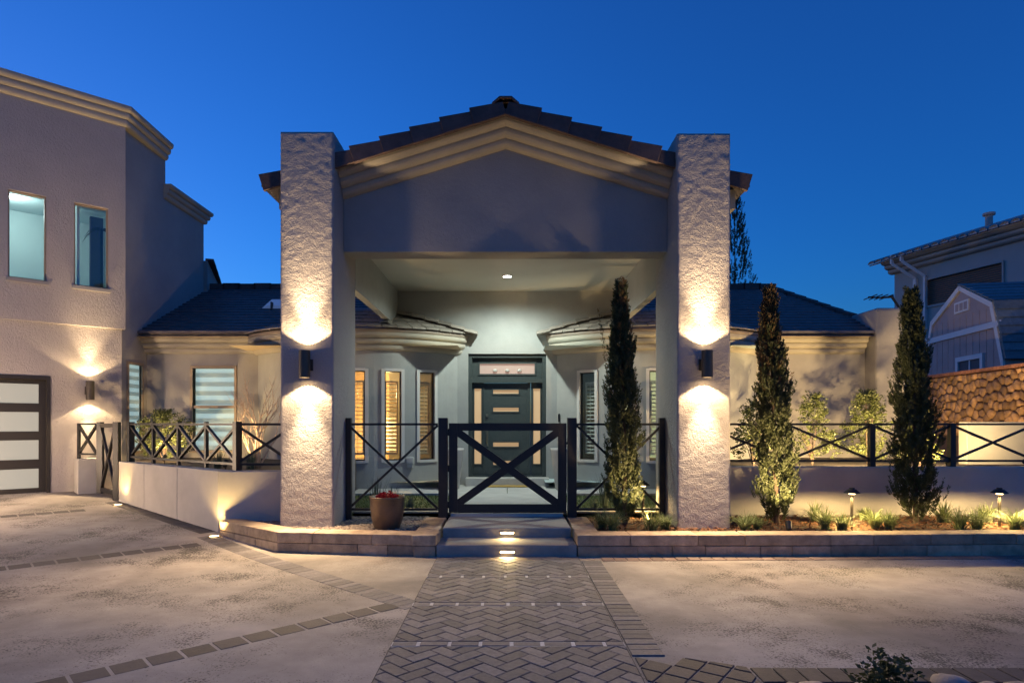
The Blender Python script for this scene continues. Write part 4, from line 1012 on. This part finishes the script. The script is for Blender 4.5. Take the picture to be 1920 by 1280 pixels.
shrub(3.95, 10.1, .80, 1.0, .36, 'leafy shrub glowing behind the brown tipped cypress', 23, 3600)
shrub(6.55, 10.0, .80, .95, .33, 'leafy shrub half hidden by the dark cypress', 24, 3200)
shrub(-6.05, 11.1, .80, .85, .46, 'rounded leafy shrub lit under the wing wall by the side gate', 25, 4600, cone=False)
shrub(2.08, 3.44, -.10, .20, .11, 'small leafy shrub among the river rocks at the driveway edge', 26, 700, 'cypress', False)
# bare multi-stemmed tree
bt = root('bare_tree', (-3.78, 9.5, .80), 'leafless multi stemmed tree lit from below beside the left pillar', 'tree')
rg = random.Random(4); tw = MB(); trunks = MB()
def branch(p, d, l, r_, depth, mb):
    pts_ = [p]; q = p.copy(); dd = d.copy()
    for k in range(4):
        dd = (dd+Vector((rg.gauss(0,.10),rg.gauss(0,.10),.05))).normalized(); q = q+dd*l/4; pts_.append(q.copy())
    mb.tube(pts_, [r_*(1-.16*k) for k in range(5)], 5)
    if depth:
        for k in range(rg.choice((2,3))):
            a = rg.uniform(0,6.28); s_ = pts_[rg.choice((2,3,4))]
            branch(s_, (dd+Vector((math.cos(a),math.sin(a),.25))*rg.uniform(.3,.55)).normalized(), l*rg.uniform(.55,.8), r_*.58, depth-1, tw)
for k in range(8):
    a = k*.785+rg.uniform(-.3,.3); sp = rg.uniform(.16,.42)
    branch(Vector((-3.78,9.5,.78))+Vector((math.cos(a)*.02,math.sin(a)*.02,0)), Vector((math.cos(a)*sp,math.sin(a)*sp,1)).normalized(), rg.uniform(.5,.72), .016, 3, trunks)
trunks.build('trunk', 'bark', bt, True); tw.build('twigs', 'bark', bt, True)
def tuft(x, y, z, n, h, w, label, seed, m='liriope', name='grass_clump', cat='plant', group=None, stiff=0):
    rg = random.Random(seed); mb = MB()
    for i in range(n):
        a = rg.uniform(0,6.28); l = h*rg.uniform(.7,1.2); lean = rg.uniform(.25,1.0) if not stiff else rg.uniform(.05,.45); pts_ = []; o = Vector((x+rg.gauss(0,.02),y+rg.gauss(0,.02),z))
        for k in range(5):
            t = k/4; pts_.append(o+Vector((math.cos(a)*lean*l*t*(.5+.5*t), math.sin(a)*lean*l*t*(.5+.5*t), l*t*(1-(0 if stiff else lean*.62)*t))))
        s_ = Vector((-math.sin(a), math.cos(a), 0))*w
        vv = []
        for k, p in enumerate(pts_): ww_ = (1, .95, .8, .55, .05)[k]; vv += [p-s_*ww_, p+s_*ww_]
        mb.add(vv, [(2*k, 2*k+1, 2*k+3, 2*k+2) for k in range(4)])
    return tag(mb.build(name, m), label, cat, group)
G1 = 'striped grass clumps along the mulch planter'
lab = 'low clump of arching striped grass in the bark mulch'
for i, (px, Yd, hh) in enumerate(((1150,7.55,.20),(1128,7.75,.18),(1222,7.5,.20),(1248,7.7,.16),(1398,7.6,.18),(1420,7.75,.14),(1528,8.3,.20),(1548,7.7,.21),(1580,7.6,.17),(1640,7.75,.2),(1622,8.4,.15),(1668,7.7,.18),(1770,8.2,.24),(1800,7.6,.22),(1832,7.65,.22),(1850,8.2,.2),(1905,7.6,.22),(1940,7.9,.2))):
    tuft((px-VPX)*Yd/F, Yd, .18, 120, hh*1.55, .006, lab, 40+i, group=G1)
for i, (px, Yd, hh, lb) in enumerate(((705,8.95,.42,'spiky agave like plant behind the bronze flower pot'),(735,8.9,.34,'spiky plant between flower pot and gate post'),(768,8.85,.22,'low dark grass clump by the gate post on the pot side'),(1135,8.9,.45,'tall strappy plant behind the fence at the cypress'),(1115,8.8,.2,'low dark grass clump by the gate post on the cypress side'),(1195,8.85,.33,'strappy green plant between cypress and right pillar'))):
    tuft((px-VPX)*Yd/F, Yd, .2, 60, hh*1.1, .006, lb, 70+i, 'agave', 'spiky_plant', stiff=1)
for i, (px, Yd, lb) in enumerate(((410,9.4,'strappy plant on the raised bed under the wing window'),(470,9.3,'strappy plant at the foot of the bare tree'),(1380,9.0,'dark strappy clump beside the right pillar base'))):
    tuft((px-VPX)*Yd/F, Yd, .8 if px < 1000 else .2, 55, .26, .006, lb, 80+i, 'agave', 'spiky_plant', stiff=1)
# river rocks at the near right edge
for i in range(26):
    x = 1.55+i*.155+rnd(-.05,.05); y = rnd(3.40,3.54); s = rnd(.05,.10); mb = MB(); a = rnd(0,6.3); ca, sa = math.cos(a), math.sin(a)
    V = []; ex, ey, ez = s*rnd(1,1.5), s*rnd(.8,1), s*rnd(.55,.75)
    for j in range(7):
        for k in range(10):
            th, ph = math.pi*(j+.01)/6.02, k*.6283; q = Vector((math.sin(th)*math.cos(ph), math.sin(th)*math.sin(ph), math.cos(th))); q *= 1+.18*noise.noise(q*1.6+Vector((i*3.1,0,0)))
            V.append((x+q.x*ex*ca-q.y*ey*sa, y+q.x*ex*sa+q.y*ey*ca, -.045+ez*.6+q.z*ez))
    mb.add(V, [(j*10+k, j*10+(k+1)%10, (j+1)*10+(k+1)%10, (j+1)*10+k) for j in range(6) for k in range(10)])
    tag(mb.build('river_rock', 'riverrock', None, True), 'rounded river rock lying along the near driveway edge', 'rock', 'river rocks along the driveway edge')

# ------------------------------------------------------------------ pots and small things
pot = root('flower_pot', (-1.62, 7.6, .2), 'round bronze glazed flower pot holding red blooms in the pebbles', 'flower pot')
px_, py_ = (726-VPX)*7.65/F, 7.65
MB().lathe((px_,py_,.185), [(.12,0),(.155,.03),(.19,.15),(.203,.28),(.208,.38),(.215,.395),(.213,.41),(.19,.405),(.185,.36),(.0,.36)], 40, False).build('body', 'pot_bronze', pot, True)
MB().lathe((px_,py_,.185), [(.001,.368),(.186,.372)], 24, False).build('soil', 'pebble', pot)
fl = root('red_flowers', (px_, py_, .55), 'low cluster of red blooms in the bronze pot', 'flowers'); mb = MB(); lf = MB()
for i in range(420):
    a, rr = rnd(0,6.28), .11*math.sqrt(random.random()); p = Vector((px_+.0+math.cos(a)*rr*1.15, py_+math.sin(a)*rr, .575+rnd(0,.075)*(1.2-rr/.11)))
    leafquad(mb, p, Vector((math.cos(a+rnd(-1,1)),math.sin(a+rnd(-1,1)),rnd(.0,.9))), rnd(.018,.034), .010, rnd(0,6.28))
mb.build('petals', 'red', fl)
for i in range(60):
    a = rnd(0,6.28); leafquad(lf, Vector((px_+math.cos(a)*.11, py_+math.sin(a)*.1, .555)), Vector((math.cos(a),math.sin(a),.4)), .03, .008, 0)
lf.build('leaves', 'shrub', fl)
for s in (-1, 1):
    X = s*1.02; tp = root('tall_pot', (X, 11.45, .28), 'tall pale tapered planter pot on the %s side of the front door' % ('handle' if s < 0 else 'doorbell'), 'planter pot')
    MB().lathe((X,11.45,.285), [(.13,0),(.15,.02),(.225,.70),(.235,.74),(.22,.74),(.21,.68),(0,.68)], 32, False).build('body', 'pot_pale', tp, True)
    MB().lathe((X,11.45,.285), [(.001,.69),(.212,.69)], 20, False).build('soil', 'soil', tp)
tag(MB().box(-.42,.40,11.72,11.98,.288,.304).build('doormat', 'mat_gold', None, bevel=.004), 'golden brown coir doormat below the front door step', 'doormat')
tag(MB().box(.985,1.02,12.17,12.2,1.5,1.66).build('doorbell', 'black', None, bevel=.004), 'small black video doorbell on the wall by the front door', 'doorbell')
p = fbay(-1)(.44, 0, .78); ob = root('outlet_box', p, 'small grey outlet cover on the left bay wall', 'outlet')
MB().box(p.x-.07, p.x+.07, p.y-.09, p.y+.03, .72, .86).build('cover', 'grey_box', ob, bevel=.025); MB().box(p.x-.05, p.x+.05, p.y-.06, p.y+.03, .66, .72).build('base', 'grey_box', ob)

# ------------------------------------------------------------------ garden lights
def path_light(x, y, z, label, pwr):
    r = root('path_light', (x, y, z), label, 'path light')
    MB().tube([(x,y,z-.02),(x,y,z+.44)], .017, 10).build('stem', 'bronze', r)
    MB().lathe((x,y,z+.43), [(.095,.0),(.092,.006),(.05,.045),(.032,.05),(.03,.066),(.001,.068)], 24, False).build('hat', 'black', r)
    MB().lathe((x,y,z+.415), [(.034,0),(.04,.012),(.034,.022)], 16).build('lens', 'bulb_soft', r)
    spot('path_glow', (x,y-.0,z+.40), (x,y,z), pwr, 177, .25, (1,.68,.26), .04, r)
path_light(4.30, 7.85, .18, 'black hat path light between the lit cypress and the dark cypress', 62)
path_light(6.14, 7.85, .18, 'black hat path light on the far side of the dark cypress', 62)
path_light(1.86, 8.62, .2, 'black hat path light behind the cypress in the entry court', 18)
def well_light(x, y, label, pwr, tgt, ang):
    z = gz(x, y); r = root('well_light', (x, y, z), label, 'ground light')
    MB().lathe((x,y,z+.004), [(.075,0),(.075,.012),(.06,.014)], 24, False).build('ring', 'bronze', r); MB().lathe((x,y,z+.013), [(.001,0),(.06,.0)], 24, False).build('lens', 'bulb_soft', r)
    spot('well_beam', (x,y,z+.04), tgt, pwr, ang, .6, (1,.66,.24), .03, r)
well_light(-3.66, 7.86, 'round flush ground light at the corner of the concrete wall', 10, (-3.62, 8.3, 1.4), 110)
well_light(-6.08, 9.83, 'round flush ground light at the far end of the concrete wall', 10, (-6.75, 10.2, 2.0), 110)
bl = root('added_bollard_light', (-8.7, 8.0, gz(-8.7, 8.0)), 'short dark bollard light, guessed and added out of view to wash the garage front', 'bollard light')
zb_ = gz(-8.7, 8.0)  # guessed lamp left of view, added for the wash on garage and concrete wall
MB().lathe((-8.7,8.0,zb_), [(.07,0),(.07,.70),(.05,.705),(.05,.82)], 20).build('post', 'bronze', bl)
MB().lathe((-8.7,8.0,zb_), [(.068,.71),(.068,.80)], 20, False).build('lens', 'bulb_soft', bl)
MB().lathe((-8.7,8.0,zb_), [(.075,.805),(.075,.84),(.001,.845)], 20, False).build('cap', 'bronze', bl)
for k in range(3):
    a = k*2.094; point('added_bollard_glow', (-8.7+math.cos(a)*.09, 8.0+math.sin(a)*.09, zb_+.755), 62, (1,.70,.46), .05, bl)
def spotlight(x, y, z, tgt, pwr, ang, label, color=(1,.68,.30), blend=.5):
    r = root('garden_spotlight', (x, y, z), label, 'garden light'); p = Vector((x,y,z+.10)); d = (Vector(tgt)-p).normalized()
    MB().tube([(x,y,z-.05),(x,y,z+.08)], .01, 6).build('stake', 'black', r); MB().tube([p-d*.05, p+d*.05], [.03,.036], 12).build('head', 'black', r)
    MB().tube([p+d*.048, p+d*.053], .028, 12).build('lens', 'bulb_soft', r)
    spot('garden_beam', p+d*.065, tgt, pwr, ang, blend, color, .025, r)
spotlight(-5.75, 10.55, .80, (-6.2, 12.4, 2.2), 45, 125, 'small black garden spotlight in front of the rounded shrub')
spotlight(-4.05, 9.05, .80, (-3.95, 9.7, 2.0), 26, 120, 'small black garden spotlight beside the bare tree')
spotlight(4.3, 9.5, .80, (4.5, 12.2, 2.2), 105, 130, 'small black garden spotlight behind the lit cypress')
spotlight(5.5, 9.5, .80, (5.5, 12.2, 2.2), 105, 130, 'small black garden spotlight between the two upright shrubs')
spotlight(6.6, 9.45, .80, (7.0, 12.0, 2.4), 100, 130, 'small black garden spotlight facing the fin wall')
spotlight(7.9, 9.6, .80, (8.9, 10.5, 1.2), 6, 150, 'small black garden spotlight in front of the pale garden wall')
spotlight(8.0, 10.9, .80, (9.6, 12.8, 2.0), 34, 150, 'small black garden spotlight aimed at the rock wall')
spotlight(1.72, 7.50, .18, (1.5, 8.05, .95), 36, 60, 'small black garden spotlight at the foot of the cypress near the gate')
spotlight(3.30, 7.38, .18, (3.47, 8.1, 1.5), 80, 95, 'small black garden spotlight at the foot of the brown tipped cypress')
